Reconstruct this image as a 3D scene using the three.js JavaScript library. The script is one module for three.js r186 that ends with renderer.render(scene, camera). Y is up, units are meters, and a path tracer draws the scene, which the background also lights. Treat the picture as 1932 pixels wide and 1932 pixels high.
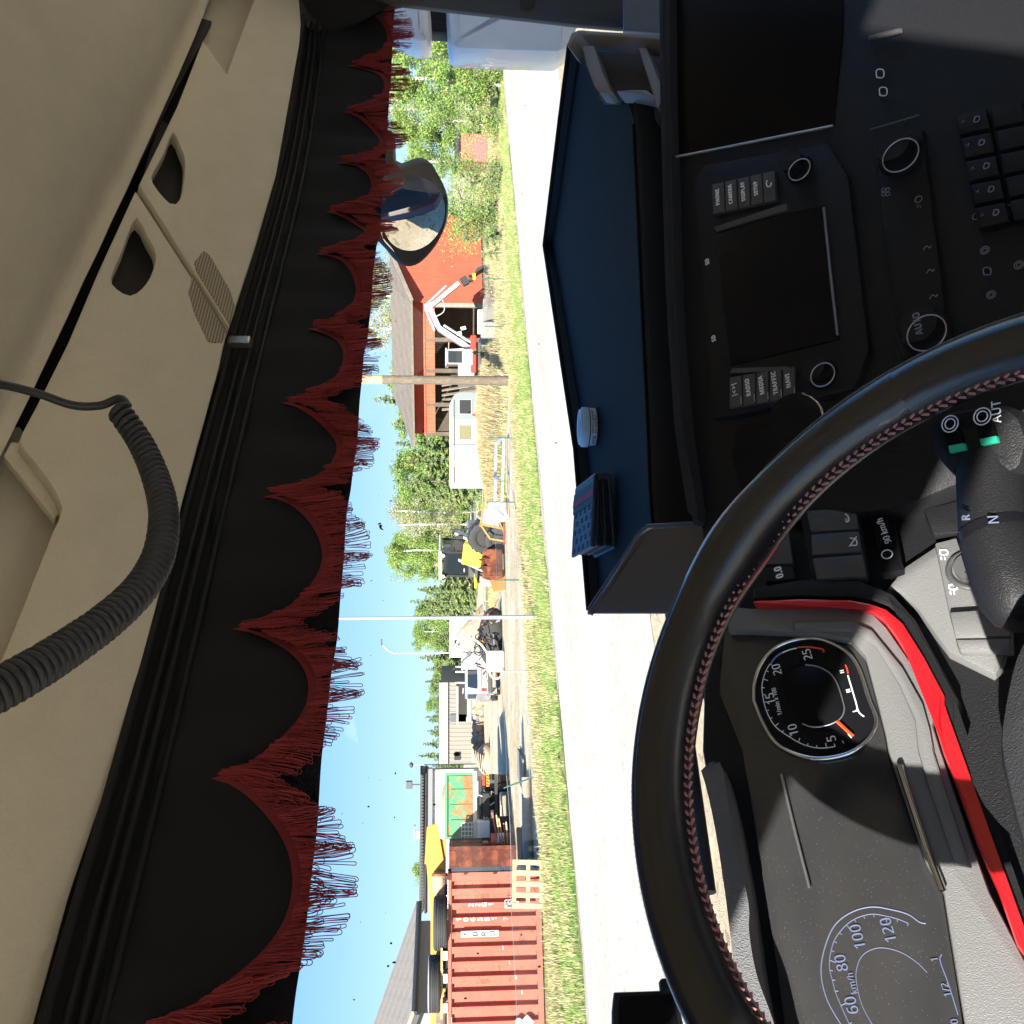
import * as THREE from 'three';
import { mergeGeometries, toCreasedNormals } from 'three/addons/utils/BufferGeometryUtils.js';
import { RoundedBoxGeometry } from 'three/addons/geometries/RoundedBoxGeometry.js';
import { TextGeometry } from 'three/addons/geometries/TextGeometry.js';
import { FontLoader } from 'three/addons/loaders/FontLoader.js';

// ---------- camera, sky, sun, exposure ----------
const scene = new THREE.Scene();
const EYE = 2.5, FPX = 1786, PITCH = Math.atan((966 - 850) / FPX), YAW = 40 * Math.PI / 180;
const camera = new THREE.PerspectiveCamera(2 * Math.atan(966 / FPX) * 180 / Math.PI, 1, 0.02, 2000);
camera.position.set(0, EYE, 0);
camera.up.set(1, 0, 0);                       // the phone was held on its side
camera.lookAt(0, EYE - Math.sin(PITCH), -Math.cos(PITCH));
const renderer = new THREE.WebGLRenderer({ antialias: true });
renderer.toneMapping = THREE.LinearToneMapping;
renderer.toneMappingExposure = 4.3;
renderer.shadowMap.enabled = true;
const SUN = new THREE.Vector3(-0.331, 0.53, 0.78).normalize();
const sun = new THREE.DirectionalLight(new THREE.Color(1, 0.955, 0.87), 4.35);
sun.position.copy(SUN).multiplyScalar(120); sun.target.position.set(0, 0, -20);
sun.castShadow = true; sun.shadow.mapSize.set(4096, 4096);
Object.assign(sun.shadow.camera, { left: -70, right: 70, top: 70, bottom: -70, near: 1, far: 260 });
scene.add(sun, sun.target);
{
  const W = 512, H = 256, d = new Float32Array(W * H * 4);
  const zen = [0.024, 0.090, 0.250], mid = [0.036, 0.138, 0.300], hor = [0.190, 0.275, 0.310], gnd = [0.16, 0.15, 0.13];
  for (let j = 0; j < H; j++) for (let i = 0; i < W; i++) {
    const el = ((j + 0.5) / H - 0.5) * Math.PI, s = Math.sin(el), o = (j * W + i) * 4;
    let c;
    if (s >= 0) {
      const a = Math.pow(1 - s, 7), b = Math.pow(1 - s, 2.2);
      c = zen.map((z, k) => { const m = z + (mid[k] - z) * b; return m + (hor[k] - m) * a; });
      const az = (i + 0.5) / W * 2 * Math.PI - Math.PI, dx = Math.cos(az) * Math.cos(el), dz = Math.sin(az) * Math.cos(el);
      const g = Math.max(0, dx * SUN.x + s * SUN.y + dz * SUN.z), f = 0.16 * Math.pow(g, 6) + 0.5 * Math.pow(g, 60);
      c = c.map(v => v + f);
    } else c = gnd;
    d[o] = c[0]; d[o + 1] = c[1]; d[o + 2] = c[2]; d[o + 3] = 1;
  }
  const t = new THREE.DataTexture(d, W, H, THREE.RGBAFormat, THREE.FloatType);
  t.mapping = THREE.EquirectangularReflectionMapping; t.magFilter = t.minFilter = THREE.LinearFilter; t.needsUpdate = true;
  scene.background = t; scene.environment = t;
}

// ---------- helpers ----------
let seed = 7; const rnd = () => { seed = (seed * 1664525 + 1013904223) >>> 0; return seed / 4294967296; };
const rr = (a, b) => a + (b - a) * rnd();
const V = (x, y, z) => new THREE.Vector3(x, y, z);
// a direction of sight through a point of the photograph (in 1932ths of its side)
function ray(ix, iy) {
  const x = (966 - iy) / FPX, y = -(ix - 966) / FPX, c = Math.cos(PITCH), s = Math.sin(PITCH);
  return V(x, y * c - s, -(y * s + c));
}
const CAM = V(0, EYE, 0);
const at = (ix, iy, depth) => ray(ix, iy).multiplyScalar(depth).add(CAM);
const G = (ix, iy, h = 0) => { const r = ray(ix, iy); return r.multiplyScalar((h - EYE) / r.y).add(CAM); };
const side = (iy, d) => (966 - iy) / FPX * d;
const zm = (ox, oy, size) => (x, y) => [(ox + x * size / 1932) / 1.54865, (oy + y * size / 1932) / 1.54865];
// the truck's own axes: r right, u up, f forward, from the driver's eye
const CY = Math.cos(YAW), SY = Math.sin(YAW);
const T = (r, u, f) => V(r * CY - f * SY, EYE + u, -(r * SY + f * CY));
const TD = (r, u, f) => T(r, u, f).sub(CAM);
function plane(p, n) { return { p, n: n.clone().normalize() }; }
function plane3(a, b, c) { const n = b.clone().sub(a).cross(c.clone().sub(a)).normalize(); if (n.dot(CAM.clone().sub(a)) < 0) n.negate(); return { p: a, n }; }
const off = (pl, d) => ({ p: pl.p.clone().addScaledVector(pl.n, d), n: pl.n });
const hit = (ix, iy, pl) => { const r = ray(ix, iy); return r.multiplyScalar(pl.p.clone().sub(CAM).dot(pl.n) / r.dot(pl.n)).add(CAM); };

function hash(x, y) { let h = (x * 374761393 + y * 668265263) | 0; h = Math.imul(h ^ (h >>> 13), 1274126177); return ((h ^ (h >>> 16)) >>> 0) / 4294967296; }
function vn(x, y, p) { const xi = Math.floor(x), yi = Math.floor(y), fx = x - xi, fy = y - yi, m = v => ((v % p) + p) % p;
  const u = fx * fx * (3 - 2 * fx), v = fy * fy * (3 - 2 * fy);
  const a = hash(m(xi), m(yi)), b = hash(m(xi + 1), m(yi)), c = hash(m(xi), m(yi + 1)), d = hash(m(xi + 1), m(yi + 1));
  return a + (b - a) * u + (c - a) * v + (a - b - c + d) * u * v; }
function fbm(u, v, p, o = 4) { let s = 0, a = 0.5, n = 0; for (let i = 0; i < o; i++) { s += a * vn(u * p + i * 17, v * p + i * 31, p); n += a; a *= 0.5; p *= 2; } return s / n; }
function dtex(n, fn, metres, srgb = true) {   // fn(u,v) -> [r,g,b] 0..1
  const d = new Uint8Array(n * n * 4);
  for (let j = 0; j < n; j++) for (let i = 0; i < n; i++) { const c = fn(i / n, j / n), o = (j * n + i) * 4;
    for (let k = 0; k < 3; k++) d[o + k] = Math.max(0, Math.min(255, c[k] * 255)); d[o + 3] = 255; }
  const t = new THREE.DataTexture(d, n, n); t.wrapS = t.wrapT = THREE.RepeatWrapping; t.magFilter = THREE.LinearFilter; t.minFilter = THREE.LinearMipmapLinearFilter; t.generateMipmaps = true;
  if (srgb) t.colorSpace = THREE.SRGBColorSpace; t.repeat.set(1 / metres, 1 / metres); t.needsUpdate = true; return t;
}
const mixc = (a, b, t) => a.map((v, i) => v + (b[i] - v) * t);
const ss = (a, b, x) => { x = Math.max(0, Math.min(1, (x - a) / (b - a))); return x * x * (3 - 2 * x); };
function std(rgb, rough = 0.7, metal = 0, o = {}) { const m = new THREE.MeshPhysicalMaterial({ roughness: rough, metalness: metal, ...o }); m.color.setRGB(...(Array.isArray(rgb) ? rgb : [rgb, rgb, rgb])); return m; }

// uv in metres by the way each face points
function metric(g) {
  if (g.index) g = g.toNonIndexed();
  const p = g.attributes.position, n = p.count, uv = new Float32Array(n * 2), a = V(), b = V(), c = V();
  for (let i = 0; i < n; i += 3) {
    a.fromBufferAttribute(p, i); b.fromBufferAttribute(p, i + 1); c.fromBufferAttribute(p, i + 2);
    const N = b.clone().sub(a).cross(c.clone().sub(a)), ax = Math.abs(N.x), ay = Math.abs(N.y), az = Math.abs(N.z);
    [a, b, c].forEach((q, k) => { const o = (i + k) * 2; if (ay >= ax && ay >= az) { uv[o] = q.x; uv[o + 1] = q.z; } else if (ax > az) { uv[o] = q.z; uv[o + 1] = q.y; } else { uv[o] = q.x; uv[o + 1] = q.y; } });
  }
  const r = new THREE.BufferGeometry(); r.setAttribute('position', p); if (!g.attributes.normal) g.computeVertexNormals(); r.setAttribute('normal', g.attributes.normal); r.setAttribute('uv', new THREE.BufferAttribute(uv, 2));
  return r;
}
const names = {};
function numbered(n) { names[n] = (names[n] ?? -1) + 1; return names[n] ? n + '_' + String(names[n]).padStart(3, '0') : n; }
function geo(list) { list = Array.isArray(list) ? list.flat(9) : [list]; const m = list.map(metric); return m.length > 1 ? mergeGeometries(m) : m[0]; }
function part(name, list, mat, parent) { const o = new THREE.Mesh(list.isReady ? list.g : geo(list), mat); o.name = name; o.castShadow = o.receiveShadow = true; parent.add(o); return o; }
const raw = g => ({ isReady: true, g });
function tag(o, label, category, group) { o.userData.label = label; o.userData.category = category; if (group) o.userData.group = group; return o; }
function thing(name, label, category, p = V(0, 0, 0), turn = 0, group) { const o = new THREE.Group(); o.name = numbered(name); o.position.copy(p); o.rotation.y = turn; scene.add(o); return tag(o, label, category, group); }
function solo(name, list, mat, label, category, group) { const o = part(numbered(name), list, mat, scene); return tag(o, label, category, group); }
function struct(name, list, mat) { const o = part(numbered(name), list, mat, scene); o.userData.kind = 'structure'; return o; }
function dup(root, label, p, turn, scale) { const c = root.clone(); c.name = numbered(root.name.replace(/_\d{3}$/, '')); c.userData = { ...root.userData, label }; if (p) c.position.copy(p); if (turn !== undefined) c.rotation.y = turn; if (scale) c.scale.set(...scale); scene.add(c); return c; }

const M4 = new THREE.Matrix4(), Q4 = new THREE.Quaternion();
function box(w, h, d, x = 0, y = 0, z = 0, rx = 0, ry = 0, rz = 0) { const g = new THREE.BoxGeometry(w, h, d); if (rx) g.rotateX(rx); if (rz) g.rotateZ(rz); if (ry) g.rotateY(ry); g.translate(x, y, z); return g; }
function rbox(w, h, d, r, x = 0, y = 0, z = 0, rx = 0, ry = 0, rz = 0, s = 2) { const g = new RoundedBoxGeometry(w, h, d, s, Math.min(r, w / 2.01, h / 2.01, d / 2.01)); if (rx) g.rotateX(rx); if (rz) g.rotateZ(rz); if (ry) g.rotateY(ry); g.translate(x, y, z); return g; }
function bar(a, b, r, r2 = r, seg = 8) { const d = b.clone().sub(a), g = new THREE.CylinderGeometry(r2, r, d.length(), seg); g.translate(0, d.length() / 2, 0); g.applyQuaternion(Q4.setFromUnitVectors(V(0, 1, 0), d.clone().normalize())); g.translate(a.x, a.y, a.z); return g; }
function beam(a, b, w, h, up = V(0, 1, 0)) { const d = b.clone().sub(a), L = d.length(), z = d.clone().normalize(), x = up.clone().cross(z).normalize(), y = z.clone().cross(x); const g = new THREE.BoxGeometry(w, h, L); g.applyMatrix4(M4.makeBasis(x, y, z)); g.translate((a.x + b.x) / 2, (a.y + b.y) / 2, (a.z + b.z) / 2); return g; }
function tube(pts, r, seg = 24, rad = 6, closed = false) { return new THREE.TubeGeometry(new THREE.CatmullRomCurve3(pts, closed), seg, r, rad, closed); }
function disc(r, h, axis, x, y, z, seg = 24, r2 = r) { const g = new THREE.CylinderGeometry(r2, r, h, seg); if (axis === 'x') g.rotateZ(-Math.PI / 2); if (axis === 'z') g.rotateX(Math.PI / 2); g.translate(x, y, z); return g; }
function shape(pts) { const s = new THREE.Shape(); pts.forEach((p, i) => i ? s.lineTo(p[0], p[1]) : s.moveTo(p[0], p[1])); s.closePath(); return s; }
function slab(pts, depth, bevel = 0, holes = []) { const s = shape(pts); holes.forEach(h => { const q = new THREE.Path(); h.forEach((p, i) => i ? q.lineTo(p[0], p[1]) : q.moveTo(p[0], p[1])); q.closePath(); s.holes.push(q); });
  return new THREE.ExtrudeGeometry(s, { depth: Math.max(0.0005, depth - 2 * bevel), bevelEnabled: bevel > 0, bevelSize: bevel, bevelThickness: bevel, bevelOffset: -bevel, bevelSegments: 2, steps: 1, curveSegments: 8 }).translate(0, 0, bevel); }
// rounded polygon in 2-D
function round2(pts, r, n = 5) { const out = [], N = pts.length; for (let i = 0; i < N; i++) { const a = pts[(i + N - 1) % N], b = pts[i], c = pts[(i + 1) % N], rad = Array.isArray(r) ? r[i] : r;
    if (!rad) { out.push(b); continue; }
    const d1 = Math.hypot(a[0] - b[0], a[1] - b[1]), d2 = Math.hypot(c[0] - b[0], c[1] - b[1]), k = Math.min(rad, d1 * .48, d2 * .48);
    const p = [b[0] + (a[0] - b[0]) * k / d1, b[1] + (a[1] - b[1]) * k / d1], q = [b[0] + (c[0] - b[0]) * k / d2, b[1] + (c[1] - b[1]) * k / d2];
    for (let j = 0; j <= n; j++) { const t = j / n, u = 1 - t; out.push([u * u * p[0] + 2 * u * t * b[0] + t * t * q[0], u * u * p[1] + 2 * u * t * b[1] + t * t * q[1]]); } } return out; }
// smooth closed / open curve through 2-D points
const spl = (pts, n, closed = false) => new THREE.CatmullRomCurve3(pts.map(p => V(p[0], p[1], 0)), closed).getSpacedPoints(n).map(p => [p.x, p.y]);
// grid surface from rows of points
function sheet(rows) { const nr = rows.length, nc = rows[0].length, pos = [], idx = []; rows.forEach(r => r.forEach(p => pos.push(p.x, p.y, p.z))); for (let j = 0; j < nr - 1; j++) for (let i = 0; i < nc - 1; i++) { const a = j * nc + i; idx.push(a, a + 1, a + nc, a + 1, a + nc + 1, a + nc); } const g = new THREE.BufferGeometry(); g.setAttribute('position', new THREE.Float32BufferAttribute(pos, 3)); g.setIndex(idx); g.computeVertexNormals(); return g; }
function flat(pts, y) { const g = new THREE.ShapeGeometry(shape(pts.map(p => [p[0], -p[1]]))); g.rotateX(-Math.PI / 2); g.translate(0, y, 0); return g; }
const F1 = await new FontLoader().loadAsync('fonts/droid/droid_sans_bold.typeface.json');
const F0 = await new FontLoader().loadAsync('fonts/droid/droid_sans_regular.typeface.json');
function text(s, size, depth = 0.001, font = F0) { const g = new TextGeometry(s, { font, size, depth, curveSegments: 3, bevelEnabled: false }); g.computeBoundingBox(); const b = g.boundingBox; g.translate(-(b.min.x + b.max.x) / 2, -(b.min.y + b.max.y) / 2, 0); return g; }
// ---------- materials shared outdoors ----------
const nz = dtex(256, (u, v) => { const a = fbm(u, v, 8, 5); return [a, a, a]; }, 1.5, false);
const nzFine = dtex(256, (u, v) => { const a = fbm(u, v, 48, 3); return [a, a, a]; }, 0.4, false);
const tGravel = dtex(1024, (u, v) => { const a = fbm(u, v, 5, 5), b = fbm(u + .3, v, 160, 2), c = hash(Math.floor(u * 1024), Math.floor(v * 1024)), s = fbm(u, v, 40, 3);
  let q = mixc([.69, .62, .495], [.77, .71, .60], ss(.3, .7, a)); const k = .86 + .22 * b + .1 * (c - .5); q = q.map(x => x * k); if (s > .70) q = mixc(q, [.44, .38, .30], .55); return q; }, 7);
const tRoad = dtex(1024, (u, v) => { const a = fbm(u, v, 6, 5), b = hash(Math.floor(u * 1024), Math.floor(v * 1024)), s = fbm(u, v, 64, 2);
  const tr = .5 + .5 * Math.cos(v * Math.PI * 2 * 2 + 2 * (a - .5)); let q = mixc([.64, .605, .54], [.72, .69, .63], .25 * tr + .75 * a); q = q.map(x => x * (.92 + .14 * s + .05 * (b - .5))); if (hash(Math.floor(u * 300), Math.floor(v * 300) + 9) > .9975) q = [.30, .26, .21]; return q; }, 9);
const tTurf = dtex(512, (u, v) => { const a = fbm(u, v, 7, 5), b = fbm(u, v, 70, 3), c = hash(Math.floor(u * 512), Math.floor(v * 512));
  let q = mixc([.40, .50, .18], [.60, .55, .36], ss(.42, .62, a * .6 + b * .4)); return q.map(x => x * (.72 + .5 * b + .14 * (c - .5))); }, 3);
const tRust = dtex(512, (u, v) => { const a = fbm(u, v, 6, 5), b = fbm(u + .5, v, 40, 3); return mixc([.40, .20, .11], [.62, .38, .22], ss(.3, .7, a)).map(x => x * (.75 + .45 * b)); }, 1.6);
const tBox = dtex(512, (u, v) => { const a = fbm(u, v, 7, 5), b = fbm(u, v, 60, 2); let q = mixc([.65, .30, .235], [.71, .36, .285], a); q = q.map(x => x * (.93 + .12 * b)); if (a * .75 + .25 * b > .67) q = mixc(q, [.45, .24, .15], .8); return q; }, 2.1);
const tWood = dtex(512, (u, v) => { const a = fbm(u * 1, v, 4, 3), g = .5 + .5 * Math.sin((v * 22 + 3 * fbm(u, v, 5, 3)) * 6.283), c = fbm(u * .2, v, 90, 2); return mixc([.60, .51, .36], [.74, .65, .48], .35 * g + .4 * a + .25 * c); }, 0.8);
const tGreyWood = dtex(512, (u, v) => { const c = fbm(u, v * .12, 80, 2), a = fbm(u, v, 6, 4); return mixc([.38, .35, .31], [.62, .58, .52], .5 * c + .5 * a); }, 1.2);
const tBarn = dtex(512, (u, v) => { const c = fbm(u, v * .08, 70, 2), a = fbm(u, v, 5, 4); return mixc([.66, .27, .19], [.77, .35, .25], .5 * c + .5 * a); }, 3);
const tBark = dtex(256, (u, v) => { const c = fbm(u, v * .2, 40, 3), a = fbm(u, v, 10, 3); return mixc([.30, .26, .22], [.50, .46, .41], .6 * c + .4 * a); }, 1);
const tTipper = dtex(512, (u, v) => { const a = fbm(u, v, 5, 5), b = fbm(u, v, 40, 3); let q = mixc([.22, .44, .30], [.33, .53, .38], b); const k = ss(.50, .60, a * .75 + b * .25 + (.5 - Math.abs(v - .62)) * .28 + .05); q = mixc(q, mixc([.46, .26, .14], [.66, .44, .26], b), k); return q; }, 2.6);
const MT = {
  ground: std(1, 0.95, 0, { map: tGravel, bumpMap: nzFine, bumpScale: 0.02 }),
  road: std(1, 0.9, 0, { map: tRoad, bumpMap: nzFine, bumpScale: 0.008 }),
  turf: std(1, 1, 0, { map: tTurf, bumpMap: nzFine, bumpScale: 0.05 }),
  box: std(1, 0.55, 0, { map: tBox, bumpMap: nz, bumpScale: 0.004 }),
  brownrust: std([.5, .44, .4], .85, .1, { map: tRust, bumpMap: nz, bumpScale: .008 }), darkwood: std([.42, .38, .34], .9, 0, { map: tGreyWood }), rust: std(1, 0.85, 0.1, { map: tRust, bumpMap: nz, bumpScale: 0.008 }),  // second one: grey wood map tinted darker, for barn posts and inner walls
  darkrust: std([0.42, 0.27, 0.22], 0.85, 0.1, { map: tRust, bumpMap: nz, bumpScale: 0.008 }),
  wood: std(1, 0.85, 0, { map: tWood }), greywood: std(1, 0.9, 0, { map: tGreyWood, bumpMap: nz, bumpScale: 0.006 }),
  ochre: std([0.38, 0.20, 0.035], 0.6, 0, { bumpMap: nz, bumpScale: 0.004 }),
  barn: std(1, 0.9, 0, { map: tBarn }), bark: std(1, 0.95, 0, { map: tBark, bumpMap: nz, bumpScale: 0.02 }),
  tipper: std(1, 0.7, 0, { map: tTipper, bumpMap: nz, bumpScale: 0.006 }), tipgreen: std([0.07, 0.24, 0.1], 0.6),
  tyre: std(0.028, 0.85, 0, { bumpMap: nzFine, bumpScale: 0.004 }), dustytyre: std([0.26, 0.23, 0.18], 0.95, 0, { bumpMap: nzFine, bumpScale: 0.006 }),
  black: std(0.018, 0.6), grime: std([0.03, 0.027, 0.024], 0.85, 0, { bumpMap: nz, bumpScale: 0.02 }), dark: std(0.05, 0.6), grey: std(0.22, 0.6), steel: std(0.45, 0.45, 0.6), galv: std([0.36, 0.39, 0.41], 0.45, 0.5),
  white: std([0.62, 0.62, 0.6], 0.5, 0, { bumpMap: nz, bumpScale: 0.003 }), offwhite: std([0.46, 0.46, 0.43], 0.6), cream: std([0.62, 0.55, 0.4], 0.7),
  yellow: std([0.72, 0.56, 0.02], 0.45), amber: std([0.75, 0.28, 0.01], 0.4), red: std([0.45, 0.03, 0.02], 0.45), orange: std([0.75, 0.2, 0.02], 0.5), green: std([0.02, 0.09, 0.07], 0.5),
  glass: std([0.012, 0.016, 0.02], 0.06, 0, { clearcoat: 1 }), silver: std([0.42, 0.44, 0.46], 0.32, 0.45, { clearcoat: 0.6, clearcoatRoughness: 0.15 }), concrete: std([0.19, 0.18, 0.16], 0.9, 0, { bumpMap: nz, bumpScale: 0.02 }),
  beige: std([0.15, 0.14, 0.115], 0.7), roofgrey: std([0.16, 0.165, 0.175], 0.6), redpaint: std([0.48, 0.10, 0.07], 0.7), pinkwall: std([0.34, 0.095, 0.085], 0.8), soil: std([0.30, 0.22, 0.15], 1, 0, { bumpMap: nz, bumpScale: 0.05 }), wire: std([0.12, 0.13, 0.13], 0.8, 0),
};
console.log('materials');
// ---------- ground ----------
const rd = [0.735, 0.678], rn = [-0.678, 0.735];              // along the road and across it, (x, forward)
const RP = (a, b) => [-9.15 + a * rd[0] + b * rn[0], -(17.5 + a * rd[1] + b * rn[1])];   // a along, b beyond the far edge of the road
struct('ground', flat([[-700, 300], [700, 300], [700, -900], [-700, -900]], 0), MT.ground);
const jag = (a0, a1, b, amp, n) => Array.from({ length: n + 1 }, (_, i) => { const a = a0 + (a1 - a0) * i / n; return RP(a, b + amp * (2 * fbm(a * .037 + b, .3, 16, 3) - 1)); });
{ // road with its sheet turned to run along it
  const pts = [...jag(-60, 130, -0.1, .5, 160), ...jag(130, -60, -9.6, .8, 160)], g = flat(pts, 0.006);
  const o = struct('road', g, MT.road), p = o.geometry.attributes.position, uv = o.geometry.attributes.uv;
  for (let i = 0; i < p.count; i++) { const x = p.getX(i), f = -p.getZ(i); uv.setXY(i, x * rd[0] + f * rd[1], x * rn[0] + f * rn[1]); }
}
struct('road_shoulder', flat([...jag(-60, 130, -.35, .4, 160), ...jag(130, -60, .5, .5, 160)], 0.009), std([.40, .34, .26], .95, 0, { bumpMap: nzFine, bumpScale: .03 }));
struct('verge', flat([...jag(-60, 130, 0, .55, 200), ...jag(130, 30, 34, 3, 40), ...jag(30, 4, 6.2, 1, 20), ...jag(4, -60, 9, 1.5, 40)], 0.012), MT.turf);
struct('verge', flat([...jag(26, 130, -10.2, .5, 60), ...jag(130, 22, -20, 2, 40)], 0.012), MT.turf);
// grass blades: tufts of seven blades, in green and in straw
function tuft(n, h, spread) { const pos = [], nor = []; for (let i = 0; i < n; i++) { const a = rr(0, 6.283), x = rr(-spread, spread), z = rr(-spread, spread), w = rr(.006, .012), hh = h * rr(.5, 1), lx = Math.cos(a) * hh * rr(.15, .6), lz = Math.sin(a) * hh * rr(.15, .6), px = -Math.sin(a) * w, pz = Math.cos(a) * w;
    const A = [x - px, 0, z - pz], B = [x + px, 0, z + pz], C = [x + lx * .35 + px * .7, hh * .6, z + lz * .35 + pz * .7], D = [x + lx * .35 - px * .7, hh * .6, z + lz * .35 - pz * .7], E = [x + lx, hh, z + lz];
    [A, B, C, A, C, D, D, C, E].forEach(q => { pos.push(...q); nor.push(0, 1, 0); }); }
  const g = new THREE.BufferGeometry(); g.setAttribute('position', new THREE.Float32BufferAttribute(pos, 3)); g.computeVertexNormals(); return g; }
function grassField(name, label, geom, mat, spots, cols) { const o = new THREE.InstancedMesh(geom, mat, spots.length), m = new THREE.Matrix4(), e = new THREE.Euler(), c = new THREE.Color();
  spots.forEach(([x, z, s], i) => { e.set(rr(-.15, .15), rr(0, 6.28), rr(-.15, .15)); m.compose(V(x, .01, z), new THREE.Quaternion().setFromEuler(e), V(s, s * rr(.7, 1.3), s)); o.setMatrixAt(i, m); const k = cols[Math.floor(rnd() * cols.length)], b = rr(.8, 1.25); o.setColorAt(i, c.setRGB(k[0] * b, k[1] * b, k[2] * b)); });
  o.name = numbered(name); o.castShadow = o.receiveShadow = true; o.userData = { kind: 'stuff', label, category: 'grass' }; scene.add(o); }
{
  const blade = std(1, 0.8, 0, { transmission: 0.35, side: THREE.DoubleSide });
  const gs = [], st = [];
  for (let i = 0; i < 40000; i++) { const a = rr(-14, 62), w = rnd(), b = 5.6 * w; const [x, z] = RP(a, b + rr(-.3, .3)); const patch = fbm(a * .02 + 5, b * .05, 16, 3); const edge = b > 2.6 + 1.6 * patch;
    (edge !== (rnd() < .25) ? st : gs).push([x, z, rr(.45, 1.2) * (edge ? 1.15 : .8)]); }
  for (let i = 0; i < 14000; i++) { const a = rr(26, 80), b = 5 + 22 * rnd(); const [x, z] = RP(a, b); st.push([x, z, rr(1, 2.1)]); }
  for (let i = 0; i < 9000; i++) { const a = rr(24, 70), [x, z] = RP(a, -10.3 - 7 * rnd()); gs.push([x, z, rr(.7, 1.4)]); }
  grassField('verge_grass', 'fresh green grass along the verge of the pale road', tuft(9, .15, .12), blade, gs, [[.14, .25, .035], [.19, .30, .055], [.26, .33, .08]]);
  grassField('dry_grass', 'straw coloured dead grass along the wire fence', tuft(9, .21, .13), blade, st, [[.42, .34, .17], [.34, .28, .13], [.24, .26, .08], [.5, .42, .24]]);
}
// ---------- trees ----------
const leafy = std(1, 0.75, 0, { transmission: 0.3, side: THREE.DoubleSide, vertexColors: true });
function leafCloud(fn, n) { // fn() -> [pos, size, normalish, rgb]
  const pos = [], col = []; for (let i = 0; i < n; i++) { const [p, s, c, droop = 0] = fn(i); const a = V(rr(-1, 1), rr(-1, 1), rr(-1, 1)).normalize(), b = V(rr(-1, 1), rr(-1, 1) - droop, rr(-1, 1)).normalize(); b.addScaledVector(a, -a.dot(b)).normalize();
    const q = [p.clone().addScaledVector(b, -s), p.clone().addScaledVector(a, s * .45), p.clone().addScaledVector(b, s), p.clone().addScaledVector(a, -s * .45)];
    [0, 1, 2, 0, 2, 3].forEach(k => { pos.push(q[k].x, q[k].y, q[k].z); col.push(...c); }); }
  const g = new THREE.BufferGeometry(); g.setAttribute('position', new THREE.Float32BufferAttribute(pos, 3)); g.setAttribute('color', new THREE.Float32BufferAttribute(col, 3)); g.computeVertexNormals(); return g; }
function spruceGeo(H, R, n, gaps = .5) { const tiers = Math.round(H * 2.2), br = []; for (let t = 0; t < tiers; t++) { const k = t / tiers, y = H * (.06 + .94 * k), L = R * Math.pow(1 - k, .85) * rr(.75, 1.15) + .08, m = 5 + Math.floor(rnd() * 3); for (let b = 0; b < m; b++) br.push([y + rr(-.1, .1), L * rr(.65, 1.1), rr(0, 6.283), rr(.10, .4)]); }
  const tot = br.reduce((s, b) => s + b[1], 0);
  const wood = [bar(V(0, 0, 0), V(0, H * .97, 0), H * .013 + .03, .012, 7)]; br.forEach((b, i) => { if (i % 2 === 0) wood.push(bar(V(0, b[0], 0), V(Math.cos(b[2]) * b[1] * .9, b[0] - b[3] * b[1] * .8, Math.sin(b[2]) * b[1] * .9), .018, .006, 4)); });
  const g = leafCloud(() => { let w = rnd() * tot, i = 0; while (w > br[i][1] && i < br.length - 1) { w -= br[i][1]; i++; } const [y, L, a, dr] = br[i], t = Math.pow(rnd(), .7), s = rr(-1, 1) * .16 * L * (1.2 - t * .6), x = Math.cos(a) * t * L - Math.sin(a) * s, z = Math.sin(a) * t * L + Math.cos(a) * s; const tip = t > .8 && rnd() < .5; return [V(x, y - dr * t * L - Math.abs(s) * .3 + rr(-.05, .05), z), rr(.07, .15) * (H / 9 + .35), (tip ? [.27, .32, .08] : [.13, .19, .06]).map(v => v * rr(.7, 1.4)), .4]; }, n);
  return [geo(wood), g]; }
function birchGeo(H, R, n, cols, y0 = .22) { const wood = [tube([V(0, 0, 0), V(rr(-.2, .2), H * .3, rr(-.2, .2)), V(rr(-.3, .3), H * .65, rr(-.3, .3)), V(rr(-.3, .3), H * .98, 0)], H * .011 + .02, 10, 6)], tips = [];
  for (let b = 0; b < 46; b++) { const k = y0 + (1 - y0) * rnd(), y = H * k, a = rr(0, 6.283), L = R * Math.sqrt(Math.max(.05, 1 - Math.pow((k - .52) / .5, 2))) * rr(.5, 1.1), e = V(Math.cos(a) * L, y + L * rr(.2, .7), Math.sin(a) * L); wood.push(bar(V(0, y, 0), e, .025, .006, 4)); tips.push([V(0, y, 0), e, L]); }
  const g = leafCloud(() => { const t = tips[Math.floor(rnd() * tips.length)], k = rr(.35, 1.12), p = t[0].clone().lerp(t[1], k), j = .16 * R + .16; p.add(V(rr(-j, j), rr(-j, j) - .1, rr(-j, j))); return [p, rr(.05, .095) * (H / 8 + .3), cols[Math.floor(rnd() * cols.length)].map(v => v * rr(.75, 1.3)), .2]; }, n);
  return [geo(wood), g]; }
const GREEN = [[.16, .26, .035], [.20, .30, .05], [.12, .21, .03], [.25, .34, .07]], PALE = [[.26, .28, .12], [.32, .30, .16], [.22, .26, .09]];
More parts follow.
